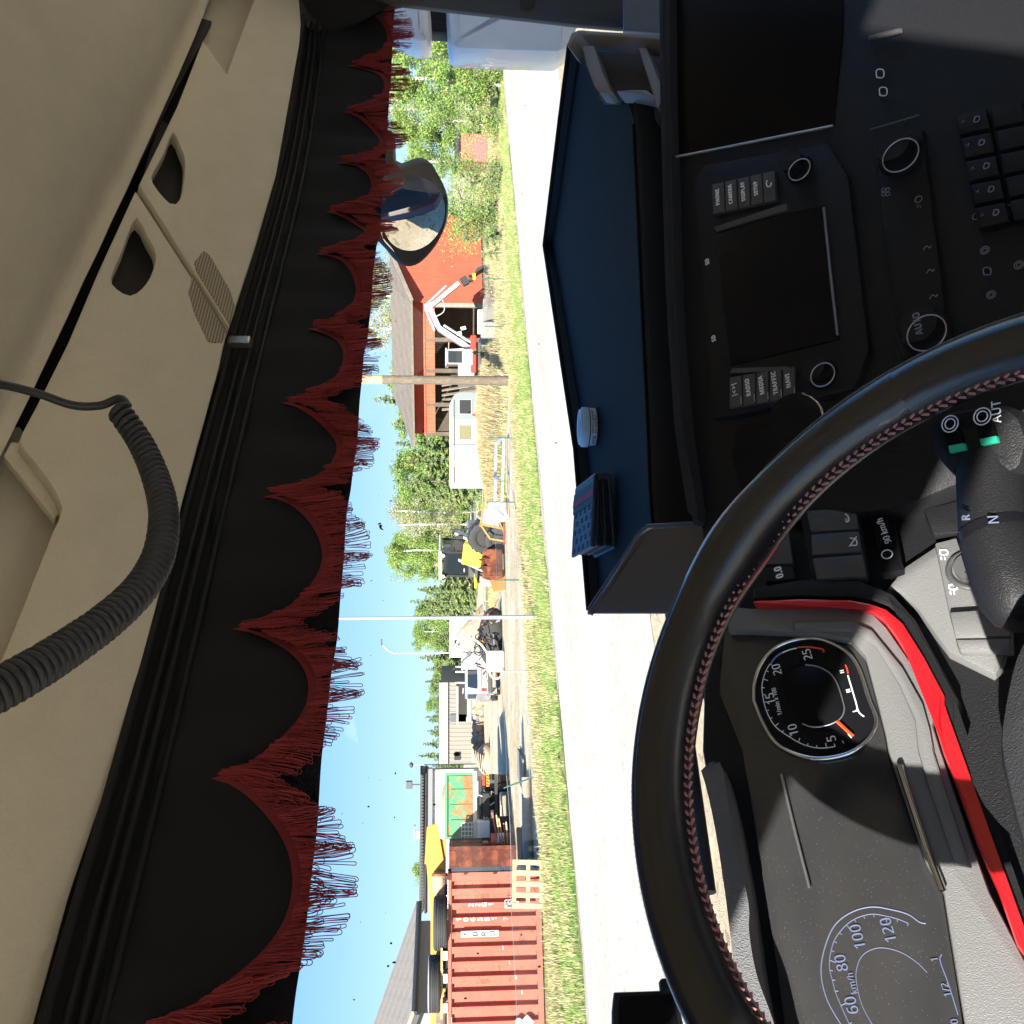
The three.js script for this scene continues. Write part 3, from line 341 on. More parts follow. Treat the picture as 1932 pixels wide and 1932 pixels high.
{ // red barn: gable to the right, open long side to the left
  const d = 62, P = iy => V(side(iy, d), 0, -d);
  // corner post between gable and open side at iy = 572; the open side runs left and away, the gable right and away
  const a = P(572), b = thing('red_barn', 'red wooden barn with open bays and grey roof', 'barn', a, 0), ul = V(side(822, 66) - a.x, 0, -66 + 62), ug = V(side(405, 66) - a.x, 0, -66 + 62);
  const Lf = ul.length(), Lg = ug.length(); ul.normalize(); ug.normalize(); const He = 5.5, nF = V(ul.z, 0, -ul.x), nG = V(-ug.z, 0, ug.x); if (nF.z < 0) nF.negate(); if (nG.z < 0) nG.negate();
  const at2 = (s, y, g = 0) => ul.clone().multiplyScalar(s).addScaledVector(ug, g).setY(y);
  // gable boards
  const nb = 22; for (let i = 0; i < nb; i++) { const s = Lg * (i + .5) / nb, h = s < Lg * .5 ? 5.0 + 1.45 * (s + .9) / (Lg * .5 + .9) : 6.4 - 1.25 * (s - Lg * .5) / (Lg * .5 + .8); part('gable_board', beam(ug.clone().multiplyScalar(s).setY(0.4), ug.clone().multiplyScalar(s).setY(h), Lg / nb - .012, .05 + .006 * (i % 2), nG), MT.barn, b); }
  part('gable_backing', beam(at2(0, .5, .15).addScaledVector(nG, -.08), at2(0, .5, Lg - .1).addScaledVector(nG, -.08), .05, .9), MT.darkwood, b);
  // front frieze boards, bays dark behind
  for (let i = 0; i < 30; i++) { const s = Lf * (i + .5) / 30; part('frieze_board', beam(at2(s, 3.55), at2(s, 4.2), Lf / 30 - .01, .05, nF), MT.barn, b); }
  part('frieze_rail', beam(at2(0, 4.24).addScaledVector(nF, .05), at2(Lf, 4.24).addScaledVector(nF, .05), .1, .1), MT.barn, b); part('upper_wall', beam(at2(0, 4.85).addScaledVector(nF, -.35), at2(Lf, 4.85).addScaledVector(nF, -.35), .06, 1.3), MT.barn, b);
  for (const s of [.02, .27, .5, .76, .99]) part('post', box(.26, 4.2, .26, ...at2(Lf * s, 2.1).addScaledVector(nF, -.05).toArray()), s < .1 ? MT.greywood : MT.darkwood, b);
  for (let i = 0; i < 14; i++) { const s = Lf * (i + .5) / 14; part('rafter_tail', beam(at2(s, 5.3).addScaledVector(nF, -.3), at2(s, 5.0).addScaledVector(nF, .75), .1, .14), MT.barn, b); }
  // roof slopes from the front eave up to the ridge over the middle of the gable
  const e0 = at2(-.35, 5.05, 0).addScaledVector(nF, .95), e1 = at2(Lf + .5, 5.05, 0).addScaledVector(nF, .95), r0 = at2(-.35, 6.6, Lg * .5), r1 = at2(Lf + .5, 6.6, Lg * .5), f0 = at2(-.35, 5.2, Lg + .8), f1 = at2(Lf + .5, 5.2, Lg + .8), dn = V(0, -.12, 0);
  const gOut = nG.clone().multiplyScalar(.0); const q = (A, B, C, D) => sheet([[A, B], [D, C]]);
  part('roof', [q(e0, e1, r1, r0), q(r0, r1, f1, f0), q(e0.clone().add(dn), e1.clone().add(dn), r1.clone().add(dn), r0.clone().add(dn)), q(e0, e1, e1.clone().add(dn), e0.clone().add(dn)), q(e0, r0, r0.clone().add(dn), e0.clone().add(dn)), q(r0, f0, f0.clone().add(dn), r0.clone().add(dn))], std([.55, .53, .5], .9, 0, { map: tGreyWood, side: THREE.DoubleSide, bumpMap: nz, bumpScale: .02 }), b);
  part('barge_board', [beam(e0.clone().setY(4.98), r0.clone().setY(6.52), .06, .22), beam(r0.clone().setY(6.52), f0.clone().setY(5.1), .06, .22)], MT.greywood, b);
  part('rear_wall', beam(at2(0, 2, Lg).addScaledVector(ul, 0), at2(Lf, 2, Lg), .1, 4), MT.darkwood, b); part('left_wall', beam(at2(Lf, 2.2, .1), at2(Lf, 2.2, Lg), .1, 4.4), MT.darkwood, b); part('floor', q(at2(0, .03), at2(Lf, .03), at2(Lf, .03, Lg), at2(0, .03, Lg)), MT.soil, b);
  part('plank_shelf', beam(at2(Lf * .3, 2.6, .6), at2(Lf * .55, 2.7, .6), .3, .06), MT.greywood, b); part('stored_boards', [0, 1, 2, 3, 4, 5].map(i => beam(at2(Lf * .62 + i * .4, .1, .8), at2(Lf * .7 + i * .35, 3.1, 1), .2, .05)), MT.greywood, b);
}
console.log('buildings');
// ---------- poles and fence ----------
{
  let p = thing('utility_pole', 'thick weathered wooden pole standing before the barn', 'pole', V(side(718, 40), 0, -40)); part('shaft', bar(V(0, 0, 0), V(0, 9.5, 0), .20, .165, 16), std([.55, .5, .45], .95, 0, { map: tGreyWood, bumpMap: nz, bumpScale: .02 }), p); part('sawn_band', bar(V(0, 5.35, 0), V(0, 6.6, 0), .187, .183, 16), MT.wood, p);
  p = thing('lamp_post', 'near slim pale steel lamp post on the verge', 'lamp post', V(side(1165, 27.3), 0, -27.3)); part('base_sleeve', bar(V(0, 0, 0), V(0, 2.7, 0), .062, .056, 14), MT.galv, p); part('shaft', bar(V(0, 2.7, 0), V(0, 8, 0), .046, .04, 14), MT.galv, p); part('door', box(.05, .5, .02, 0, 1, .055), MT.steel, p); part('lamp_head', rbox(.25, .1, .6, .04, 0, 8.02, .3), MT.galv, p);
  p = thing('street_lamp', 'slim street lamp with bent arm behind the scrap heap', 'lamp post', V(side(1231, 62), 0, -62)); part('shaft', bar(V(0, 0, 0), V(0, 6.2, 0), .06, .04, 10), MT.steel, p); part('arm', tube([V(0, 6.2, 0), V(.15, 6.5, 0), V(.45, 6.85, 0), V(.62, 6.95, 0)], .035, 12, 6), MT.steel, p); part('lamp_head', rbox(.4, .09, .16, .03, .72, 6.98, 0), MT.dark, p);
  p = thing('globe_lamp', 'thin post with round lamp beside the white shed', 'lamp post', V(side(1441, 68), 0, -68)); part('shaft', bar(V(0, 0, 0), V(0, 5.2, 0), .045, .035, 8), MT.galv, p); part('lamp_head', new THREE.SphereGeometry(.2, 14, 10).scale(1, .7, 1).translate(0, 5.3, 0), MT.dark, p);
  // chain-link fence: posts, top wire and the mesh between them
  const posts = [[-18, 18.5], [-14.2, 21.4], [-10.3, 24.8], [-7.3, 26.2], [-5, 29.6], [-2.3, 31.9], [.38, 36.4], [3.0, 38.3], [5.65, 40], [8.2, 41.8], [11, 44.6], [15, 48]];
  const f = thing('wire_fence', 'low green posted chain link fence along the verge', 'fence', V(0, 0, 0)); const Hs = [.95, .95, .92, .95, .98, .95, .92, .9, .92, .92, .95, .95];
  posts.forEach(([x, z], i) => part('post', bar(V(x, 0, -z), V(x + (i === 3 ? -.35 : i === 2 ? -.05 : 0), Hs[i] + .08, -z), .024, .022, 8), i === 4 ? MT.galv : MT.green, f));
  for (let i = 0; i < posts.length - 1; i++) { const [x0, z0] = posts[i], [x1, z1] = posts[i + 1], L = Math.hypot(x1 - x0, z1 - z0), sag = i > 5 ? .12 : .05, ux = (x1 - x0) / L, uz = (z1 - z0) / L; const top = k => (Hs[i] + (Hs[i + 1] - Hs[i]) * k) - sag * 4 * k * (1 - k) - (i === 4 ? .1 : 0);
    const P = (s, y) => V(x0 + ux * s, y, -(z0 + uz * s)), wires = [], r = .0012, n = Math.floor(L / .075), tw = (a, b) => { const d = b.clone().sub(a), u = V(0, 0, 1).cross(d).normalize().multiplyScalar(r), w = V(0, 0, r); return sheet([[a.clone().add(u), b.clone().add(u)], [a.clone().sub(u), b.clone().sub(u)]]); };
    for (let k = -10; k <= n; k++) { const s0 = k * .075; for (const dir of [1, -1]) { let A = dir > 0 ? [s0, .06] : [s0 + .9, .06], B = dir > 0 ? [s0 + .9, .96] : [s0, .96]; const cl = ([s, y], o) => { if (s < 0 || s > L) { const t = ((s < 0 ? 0 : L) - s) / (o[0] - s); return [s < 0 ? 0 : L, y + (o[1] - y) * t]; } return [s, y]; }; if ((A[0] < 0 && B[0] < 0) || (A[0] > L && B[0] > L)) continue; const A2 = cl(A, B), B2 = cl(B, A); B2[1] = Math.min(B2[1], top(B2[0] / L)); A2[1] = Math.min(A2[1], top(A2[0] / L)); if (Math.abs(A2[0] - B2[0]) < .02) continue; wires.push(tw(P(...A2), P(...B2))); } }
    const m = part('mesh', wires, MT.wire, f); m.userData.kind = 'stuff'; part('top_wire', tube([0, .25, .5, .75, 1].map(k => P(k * L, top(k))), .006, 12, 5), MT.galv, f); }
}
// ---------- machines ----------
function wheel(t, x, z, r, w, lugs, mat, rimMat, name = 'wheel') { const pr = [[.55, -.42], [.62, -.5], [.88, -.5], [.96, -.42], [.96, .42], [.88, .5], [.62, .5], [.55, .42]].map(([a, b]) => new THREE.Vector2(a * r, b * w)); const o = part(name, toCreasedNormals(new THREE.LatheGeometry(pr, 30).rotateZ(Math.PI / 2), .6).translate(x, r, z), mat, t); const lg = [];
  for (let i = 0; i < lugs; i++) for (const s of [-1, 1]) { const a = (i + (s > 0 ? .5 : 0)) / lugs * Math.PI * 2, g = box(w * .52, .05 * r, .1 * r, s * w * .23, 0, 0, 0, s * .5); g.translate(0, r * .975, 0); g.rotateX(a); g.translate(x, r, z); lg.push(g); } part('tread_lugs', lg, mat, o); part('rim', [disc(r * .56, w * .7, 'x', x, r, z, 22), disc(r * .2, w * .98, 'x', x, r, z, 12)], rimMat, o); return o; }
{ // yellow wheeled loader seen from the front left, with a spare pair of wheels in front
  const d = 47, t = thing('wheel_loader', 'yellow and black wheeled excavator with amber beacon', 'loader', V(side(1040, d), 0, -d), -.5); t.scale.setScalar(.96);
  wheel(t, -1.0, .9, .62, .5, 16, MT.dustytyre, MT.yellow); wheel(t, 1.0, .9, .62, .5, 16, MT.dustytyre, MT.yellow); wheel(t, -1.0, -1.7, .62, .5, 16, MT.dustytyre, MT.yellow); wheel(t, 1.0, -1.7, .62, .5, 16, MT.dustytyre, MT.yellow);
  part('axle', [bar(V(-1, .62, .9), V(1, .62, .9), .12), bar(V(-1, .62, -1.7), V(1, .62, -1.7), .12)], MT.grime, t); part('chassis', [box(1.1, .5, 3.6, 0, .85, -.4), box(1.8, .12, 1.1, 0, 1.3, .9)], MT.dark, t);
  part('bonnet', rbox(1.2, 1.0, .9, .06, .62, 1.42, 1.1, -.25, 0, -.1), MT.yellow, t); for (const s of [-1, 1]) part('side_arm', beam(V(.62 + s * .74, 2.3, .4), V(.62 + s * .7, .8, 1.75), .16, .3), MT.grey, t);
  const cab = part('cab_frame', [[-1, .75], [1, .75], [-1, -.75], [1, -.75]].map(([x, z]) => beam(V(-.35 + x * .72, 1.5, z), V(-.35 + x * .68, 3.05, z * .95), .09, .09)), MT.black, t); part('cab_glass', box(1.36, 1.4, 1.36, -.35, 2.28, 0), MT.glass, cab); part('cab_roof', rbox(1.72, .16, 1.8, .06, -.35, 3.12, 0), MT.offwhite, cab); part('cab_base', box(1.5, .35, 1.6, -.35, 1.5, 0), MT.dark, cab); for (const x of [-.95, .3]) part('work_light', disc(.09, .1, 'z', x, 2.98, .9), MT.offwhite, cab); part('door_handle', box(.2, .05, .04, -.7, 1.9, .72), MT.offwhite, cab);
  part('beacon', disc(.09, .22, 'y', -.7, 3.3, .2, 12, .06), MT.orange, t); for (const [x, y, z] of [[.75, 2.75, .7], [1.35, 2.15, .9]]) { const m = part('mirror', rbox(.2, .34, .08, .03, x, y, z), MT.black, t); part('mirror_arm', bar(V(x, y, z), V(x - .4, y - .2, z - .1), .02), MT.black, m); }
  for (const s of [-1, 1]) part('mudguard', rbox(.6, .12, 1.2, .05, s * 1.0, 1.33, .95), MT.yellow, t); part('rear_hood', rbox(1.5, .7, 1.5, .1, -.1, 1.4, -1.5), MT.grey, t); part('exhaust', bar(V(.6, 1.6, -1.2), V(.6, 2.6, -1.2), .05), MT.black, t); part('hoses', [0, 1, 2, 3, 4].map(i => tube([V(-.5, 1.6, .8), V(-.6 + i * .1, 1.3, 1.3), V(-.5 + i * .2, 1.0, 1.6)], .025, 10, 5)), MT.black, t);
  const w = thing('tractor_wheel', 'big black tractor wheel lying against the loader front', 'wheel', V(side(1010, 44.6), 0, -44.6), 1.15); wheel(w, 0, 0, .86, .46, 20, MT.tyre, MT.grime, 'tyre'); w.rotation.z = .12;
  const w2 = thing('tractor_wheel', 'black tractor tyre half sunk in the grass beside the loader', 'wheel', V(side(1018, 43.9), -.5, -43.9), 1.2); wheel(w2, 0, 0, .72, .4, 20, MT.tyre, MT.grime, 'tyre');
  const k = thing('digger_bucket', 'rusty brown digging bucket standing before the loader', 'bucket', V(side(1068, 43.5), 0, -43.5), .35), prof = [[0, 0], [.75, .05], [.95, .35], [.85, .75], [.55, .95], [.5, .9], [.78, .7], [.86, .36], [.7, .12], [0, .05]];
  part('shell', slab(prof, 1.25).rotateY(-Math.PI / 2).translate(.62, .1, -.3), MT.brownrust, k); for (const x of [-.62, .60]) part('side_plate', slab([[0, 0], [.75, .05], [.95, .35], [.85, .75], [.55, .95], [.1, .55]], .03).rotateY(-Math.PI / 2).translate(x, .1, -.3), MT.brownrust, k); for (const x of [-.2, .2]) part('lug', slab([[.5, .85], [.9, .6], [1.0, .95], [.7, 1.15]], .05).rotateY(-Math.PI / 2).translate(x, .1, -.3), MT.brownrust, k); part('cutting_edge', box(1.3, .03, .25, 0, .1, -.32), MT.steel, k); part('pin', disc(.09, .6, 'x', 0, 1.0, .35), MT.brownrust, k);
  const lp = thing('bucket_lip', 'rusty blade plate lying left of the digging bucket', 'bucket', V(side(1095, 43), 0, -43), .8); part('plate', slab([[-.6, 0], [.7, 0], [.2, .75], [-.5, .6]], .04, .01).rotateX(-.4), MT.orange, lp); lp.children[0].material = std([.42, .17, .05], .8, .1, { bumpMap: nz, bumpScale: .006 });
}
{ // snow blade frame and white tank
  const t = thing('blade_frame', 'yellow steel implement frame on the grass right of the loader', 'implement', V(side(974, 43.5), 0, -43.5), .3); part('panel', slab([[-.6, .25], [.35, .4], [.35, 1.05], [-.35, 1.15]], .05), MT.grey, t); for (const [a, b] of [[[-.7, .1], [.5, .6]], [[-.5, 1.15], [.5, 1.0]], [[.4, .1], [.42, 1.1]], [[-.6, .2], [-.4, 1.15]], [[-1.1, .7], [-.4, 1.15]], [[-1.2, .1], [-1.1, .7]]]) part('strut', beam(V(...a, .05), V(...b, .05), .06, .06), MT.ochre, t); part('foot', box(1.8, .1, .5, -.4, .05, 0), MT.rust, t);
  const k = thing('plastic_tank', 'round white plastic tank lying by the green fence post', 'tank', V(side(966, 41.5), 0, -41.5), .2); part('shell', disc(.42, .75, 'x', 0, .42, 0, 28), MT.white, k); part('band', disc(.43, .05, 'x', .1, .42, 0, 28), MT.offwhite, k); part('cap', disc(.1, .06, 'x', .4, .5, .1), MT.dark, k);
  const r = thing('trailer_drawbar', 'galvanised trailer frame lying in dry grass before the caravan', 'trailer', V(side(885, 40), 0, -40), .15); for (const [a, b] of [[[-1.6, .35, .1], [1.3, .25, .3]], [[-1.6, .62, -.4], [1.2, .55, -.4]], [[-1.6, .35, .1], [-1.6, .62, -.4]], [[1.3, .25, .3], [1.2, .55, -.4]], [[-.4, .31, .18], [-.4, .6, -.4]], [[-1.6, .35, .1], [-2.1, .1, -.1]], [[-1.6, .62, -.4], [-2.1, .1, -.1]]]) part('frame_bar', beam(V(...a), V(...b), .09, .11), MT.galv, r); part('support_leg', [beam(V(1.2, 0, .3), V(1.2, .3, .3), .07, .07), beam(V(-1.4, 0, .1), V(-1.4, .36, .1), .07, .07)], MT.galv, r); part('orange_hook', beam(V(-1.1, .1, -.6), V(-.8, .75, -.6), .05, .07), MT.orange, r);
}
{ // caravan
  const carav = std([.43, .43, .42], .5, 0, { bumpMap: nz, bumpScale: .004 });
  const d = 53, t = thing('white_caravan', 'white site caravan with two square windows beside the pole', 'caravan', V(side(826, d), 0, -d), .10), L = 5.2, H = 2.55;
  const prof = round2([[-L / 2, .55], [L / 2, .55], [L / 2, H * .7], [L / 2 - .5, H], [-L / 2 + .1, H], [-L / 2, H - .1]], [0.02, .08, .35, .35, .06, .06], 6); part('body', slab(prof, 2.2, .03).translate(0, 0, -2.2), carav, t);
  part('roof_trim', box(L - .5, .06, .03, -.2, H - .26, .012), MT.dark, t); part('side_panel', slab(round2([[1.0, .56], [2.58, .56], [2.58, 2.1], [2.3, 2.42], [1.2, 2.42], [1.0, 2.2]], [.03, .05, .4, .4, .3, .2]), .02).translate(0, 0, .003), std([.16, .18, .18], .5), t);
  for (const [x, w] of [[1.75, .9], [.3, .9]]) { const f = part('window_frame', [box(w, .06, .03, x, 2.02, .03), box(w, .06, .03, x, 1.32, .03), box(.06, .64, .03, x - w / 2 + .03, 1.67, .03), box(.06, .64, .03, x + w / 2 - .03, 1.67, .03)], MT.grey, t); part('pane', box(w - .12, .62, .02, x, 1.67, .022), x > 1 ? MT.glass : std([.16, .15, .08], .15), f); }
  part('door', rbox(1.3, 1.75, .03, .02, -1.05, 1.5, .012), carav, t); part('door_seam', [box(1.36, .04, .034, -1.05, 2.39, .014), box(.04, 1.74, .034, -1.72, 1.5, .014), box(.04, 1.74, .034, -.38, 1.5, .014), box(1.36, .04, .034, -1.05, .61, .014)], MT.dark, t); part('painted_writing', text('VR3E1', .13, .003, F1).rotateZ(.0).translate(-1.1, 1.72, .03), MT.grey, t); part('slow_sign', slab([[-.14, -.17], [.14, -.17], [.03, .2], [-.03, .2]], .01).translate(1.3, 1.1, .03), MT.red, t);
  for (const x of [-.2, .5]) wheel(t, x, -.3, .33, .2, 6, MT.tyre, MT.grey); part('chassis', box(L - .4, .14, 1.7, 0, .46, -1.1), MT.dark, t); part('drawbar', beam(V(-L / 2, .45, -1.1), V(-L / 2 - 1, .4, -1.1), .1, .1), MT.dark, t); part('steps', [box(.6, .05, .3, -1.05, .2, .25), box(.6, .05, .25, -1.05, .38, .12), box(.04, .4, .3, -1.3, .2, .2), box(.04, .4, .3, -.8, .2, .2)], MT.wood, t);
}
{ // white crawler excavator before the barn, arm to the right
  const d = 56, t = thing('crawler_excavator', 'white excavator with folded arm in front of the barn', 'excavator', V(side(672, d), 0, -d), 0);
  for (const z of [.15, -1.6]) { const k = part('track', slab(round2([[-1.5, 0], [1.5, 0], [1.7, .4], [1.4, .75], [-1.4, .75], [-1.7, .4]], .3), .45, .04).translate(0, 0, z - .2), MT.grime, t); for (const x of [-1.1, -.5, .1, .7, 1.2]) part('track_roller', disc(.17, .5, 'z', x, .3, z + .03), MT.dark, k); }
  part('undercarriage', box(1.6, .4, 1.6, 0, .75, -.75), MT.dark, t); part('slew_base', disc(.75, .2, 'y', 0, 1.0, -.7), MT.redpaint, t); part('engine_house', rbox(1.7, 1.0, 1.8, .1, -.75, 1.55, -.9), MT.silver, t); part('red_skirt', rbox(2.2, .35, 1.0, .06, .1, 1.15, -.25), MT.red, t);
  const c = part('cab_body', rbox(.95, .65, 1.0, .06, -.1, 1.5, -.2), MT.silver, t); part('cab_pillars', [[-.55, .3], [.35, .3], [-.55, -.68], [.3, -.68]].map(([x, z]) => beam(V(x, 1.75, z), V(x + (x > 0 ? -.06 : 0), 2.72, z), .07, .07)), MT.white, c); part('cab_glass', box(.86, .9, .92, -.1, 2.25, -.19), MT.glass, c); part('cab_roof', rbox(1.05, .1, 1.1, .04, -.1, 2.76, -.2), MT.silver, c); part('door_frame', [box(.06, 1.2, .03, -.5, 2.1, .32), box(.06, 1.2, .03, .28, 2.1, .32), box(.84, .06, .03, -.11, 2.68, .32), box(.84, .06, .03, -.11, 1.55, .32)], MT.white, c);
  const pv = V(.55, 1.4, -.7), el = V(1.75, 3.2, -.7), kn = V(2.95, 3.75, -.7), wr = V(4.45, 2.0, -.7);
  part('boom', [beam(pv, el, .3, .52, V(0, 0, 1)), beam(el, kn, .3, .46, V(0, 0, 1))], MT.silver, t); part('boom_cylinder', [bar(V(.9, 1.3, -.45), V(1.9, 2.9, -.45), .08), bar(V(1.6, 3.45, -.7), V(2.9, 4.0, -.7), .07)], MT.galv, t); part('stick', [beam(V(2.8, 3.95, -.7), wr, .24, .42, V(0, 0, 1)), slab([[-.25, -.2], [.3, -.15], [.2, .25], [-.2, .2]], .24).translate(2.95, 3.8, -.82)], MT.offwhite, t); part('stick_cylinder', bar(V(3.15, 3.95, -.7), V(4.3, 2.75, -.7), .08), MT.galv, t); part('tilt_rotator', [box(.5, .4, .4, 4.6, 1.65, -.7, 0, 0, .5), disc(.22, .25, 'y', 4.75, 1.3, -.7)], MT.black, t); part('quick_coupler', rbox(.4, .2, .4, .05, 4.85, 1.1, -.7), MT.yellow, t);
  part('bucket', slab([[0, 0], [.9, .0], [1.15, .35], [.95, .8], [.75, .9], [.7, .8], [.98, .38], [.8, .12], [0, .08]], 1.1).translate(4.3, .15, -1.2), MT.black, t); part('hose', tube([V(2.3, 3.6, -.5), V(2.7, 2.9, -.4), V(3.2, 2.9, -.4), V(3.6, 3.1, -.5)], .04, 16, 6), MT.galv, t); part('exhaust', bar(V(-1.0, 2.0, -1), V(-1.0, 2.5, -1), .05), MT.black, t); for (const [x, y] of [[1.3, 2.0], [1.6, 1.75]]) part('mirror', box(.2, .3, .05, x, y, .2, 0, .3, .3), MT.white, t);
  const cb = thing('concrete_block', 'pale concrete block on the grass under the excavator arm', 'block', V(side(598, 51), 0, -51), .3); part('slab', rbox(1.9, .75, .8, .06, 0, .375, 0), MT.concrete, cb); part('cap', rbox(1.2, .3, .6, .05, -.3, .9, 0), MT.cream, cb); const cb2 = thing('concrete_block', 'grey concrete block left of the pale block before the barn', 'block', V(side(630, 50), 0, -50), -.2); part('slab', rbox(1.3, .9, .8, .1, 0, .45, 0), MT.concrete, cb2);
  const br = thing('brush_pile', 'tangled dark brushwood pile below the excavator bucket', 'brush', V(side(548, 50), 0, -50)); part('twigs', Array.from({ length: 60 }, () => { const a = rr(0, 6.28); return bar(V(rr(-.7, .7), rr(0, .3), rr(-.4, .4)), V(rr(-.7, .7) + Math.cos(a) * .6, rr(.1, 1.0), rr(-.4, .4) + Math.sin(a) * .6), .014, .006, 4); }), MT.bark, br);
}
{ // silver pickup / off-roader from behind
  const d = 49, t = thing('silver_offroader', 'silver estate off-roader parked facing away on gravel', 'car', V(side(1284, d), 0, -d), .3);
  const prof = round2([[-2.2, .42], [2.1, .42], [2.2, .95], [1.4, 1.1], [.7, 1.75], [-1.9, 1.78], [-2.15, 1.1]], [.1, .15, .15, .2, .25, .2, .15]);
  part('body', slab(prof, 1.76, .07).rotateY(Math.PI / 2).translate(-.88, 0, 0), MT.silver, t); // nose points away
  part('rear_window', slab(round2([[-.68, 0], [.68, 0], [.58, .48], [-.58, .48]], .08), .03, .008).rotateX(-.16).translate(0, 1.18, 2.14), MT.glass, t); const sw = part('side_window', slab(round2([[-1.7, 1.2], [.55, 1.2], [.4, 1.62], [-1.65, 1.66]], .08), .02).rotateY(Math.PI / 2).translate(-.89, 0, 0), MT.glass, t); part('side_window', slab(round2([[-1.7, 1.2], [.55, 1.2], [.4, 1.62], [-1.65, 1.66]], .08), .02).rotateY(Math.PI / 2).translate(.875, 0, 0), MT.glass, t);
  part('bumper', rbox(1.78, .22, .2, .06, 0, .55, 2.2), MT.dark, t); part('boot_moulding', box(1.5, .05, .03, 0, 1.02, 2.225), MT.white, t); part('number_plate', box(.52, .12, .02, .1, .8, 2.24), MT.white, t); for (const s of [-1, 1]) { part('tail_light', rbox(.14, .26, .06, .02, s * .74, .86, 2.2), MT.red, t); for (const z of [1.35, -1.4]) wheel(t, s * .76, z, .38, .24, 10, MT.tyre, MT.silver); part('roof_rail', bar(V(s * .6, 1.86, 1.7), V(s * .6, 1.86, -.4), .025), MT.white, t); part('mud_flap', box(.3, .3, .02, s * .72, .35, 1.8), MT.grey, t); }
  for (const x of [.55, .3, -.25]) part('roof_pipe', bar(V(x, 1.8, 1.2), V(x, 2.25, 1.25), .045), MT.white, t);
}
{ // scrap heap
  const d = 46, t = thing('scrap_heap', 'jumbled dark scrap metal heap left of the near lamp post', 'scrap', V(side(1205, d), 0, -d)), put = (n, g, m) => part(n, g, m, t);
  put('core', new THREE.IcosahedronGeometry(1, 3).scale(1.5, .75, .9).translate(0, .4, -.3), MT.grime);
  for (let i = 0; i < 46; i++) { const a = V(rr(-1.5, 1.4), rr(.1, 1.5), rr(-.3, .8)), b = a.clone().add(V(rr(-.8, .8), rr(-.5, .6), rr(-.3, .3))); b.y = Math.max(.05, b.y); put(['bent_bar', 'pipe', 'strip'][i % 3], i % 3 === 1 ? bar(a, b, rr(.02, .05)) : beam(a, b, rr(.04, .14), rr(.02, .06)), [MT.grime, MT.black, MT.rust, MT.galv, MT.orange, MT.dark][i % 6]); }
  for (let i = 0; i < 6; i++) put('ring', new THREE.TorusGeometry(rr(.18, .32), .03, 6, 20).rotateY(rr(-1, 1)).rotateX(rr(-.5, .5)).translate(rr(-.9, 1.1), rr(.5, 1.3), rr(.5, .9)), MT.black); put('white_hose', tube([V(.2, 1.6, .8), V(-.1, 1.1, .9), V(-.6, .75, .9), V(-.9, .7, .85)], .05, 18, 6), MT.white); put('pale_post', beam(V(.5, 1.9, .6), V(-.6, 2.4, .6), .1, .1), MT.cream);
  for (let i = 0; i < 6; i++) put('rod', bar(V(-.3 - i * .08, 1.5, .5), V(-1.2 - i * .05, 2.0 + .09 * i, .5), .009), MT.dark);
  const p = thing('plastic_tank', 'white container box standing before the scrap heap', 'tank', V(side(1248, 44), 0, -44), .2); part('shell', rbox(.95, .8, .8, .08, 0, .42, 0), MT.white, p); part('rope_coil', new THREE.TorusGeometry(.3, .05, 6, 20).translate(-.5, .4, .42), MT.cream, p); const g2 = thing('grey_cabinet', 'grey dented metal cabinet standing between scrap heap and off-roader', 'cabinet', V(side(1246, 46.5), 0, -46.5), .1); part('case', rbox(.85, 1.9, .6, .04, 0, .95, 0), MT.grey, g2); part('lid', rbox(.9, .08, .64, .02, 0, 1.94, 0), MT.galv, g2); part('front_panel', rbox(.7, .75, .03, .02, 0, 1.45, .31), MT.galv, g2);
  const s1 = thing('soil_pile', 'pale sand heap behind the scrap', 'heap', V(side(1200, 70), 0, -70)); part('mound', new THREE.ConeGeometry(2.6, 2.3, 26, 8).translate(0, 1.1, 0), std([.30, .23, .15], 1, 0, { bumpMap: nz, bumpScale: .06 }), s1);
  for (let i = 0; i < 5; i++) { const iy = [1318, 1338, 1358, 1382, 1404][i], q = thing('rubble_heap', ['brown rubble heap beside the off-roader', 'low brown soil pile left of the off-roader', 'stone heap in the middle of the yard', 'concrete rubble pile right of the spoil heap', 'pale slab pile near the white shed'][i], 'heap', V(side(iy, 72), 0, -72)); const g = []; for (let k = 0; k < 26; k++) g.push(new THREE.DodecahedronGeometry(rr(.15, .42)).rotateX(rr(0, 3)).rotateY(rr(0, 3)).translate(rr(-.9, .9), rr(.05, .6), rr(-.5, .5))); part('rubble', g, i % 2 ? MT.concrete : std([.36, .22, .13], .95), q); }
  // earth bank with dry grass behind the drawbar
  const bk = struct('grass_bank', new THREE.SphereGeometry(1, 32, 12, 0, 6.283, 0, 1.57).scale(4.4, 1.0, 2.2).rotateY(.4).translate(side(800, 45.5), -.02, -45.5), MT.turf);
}
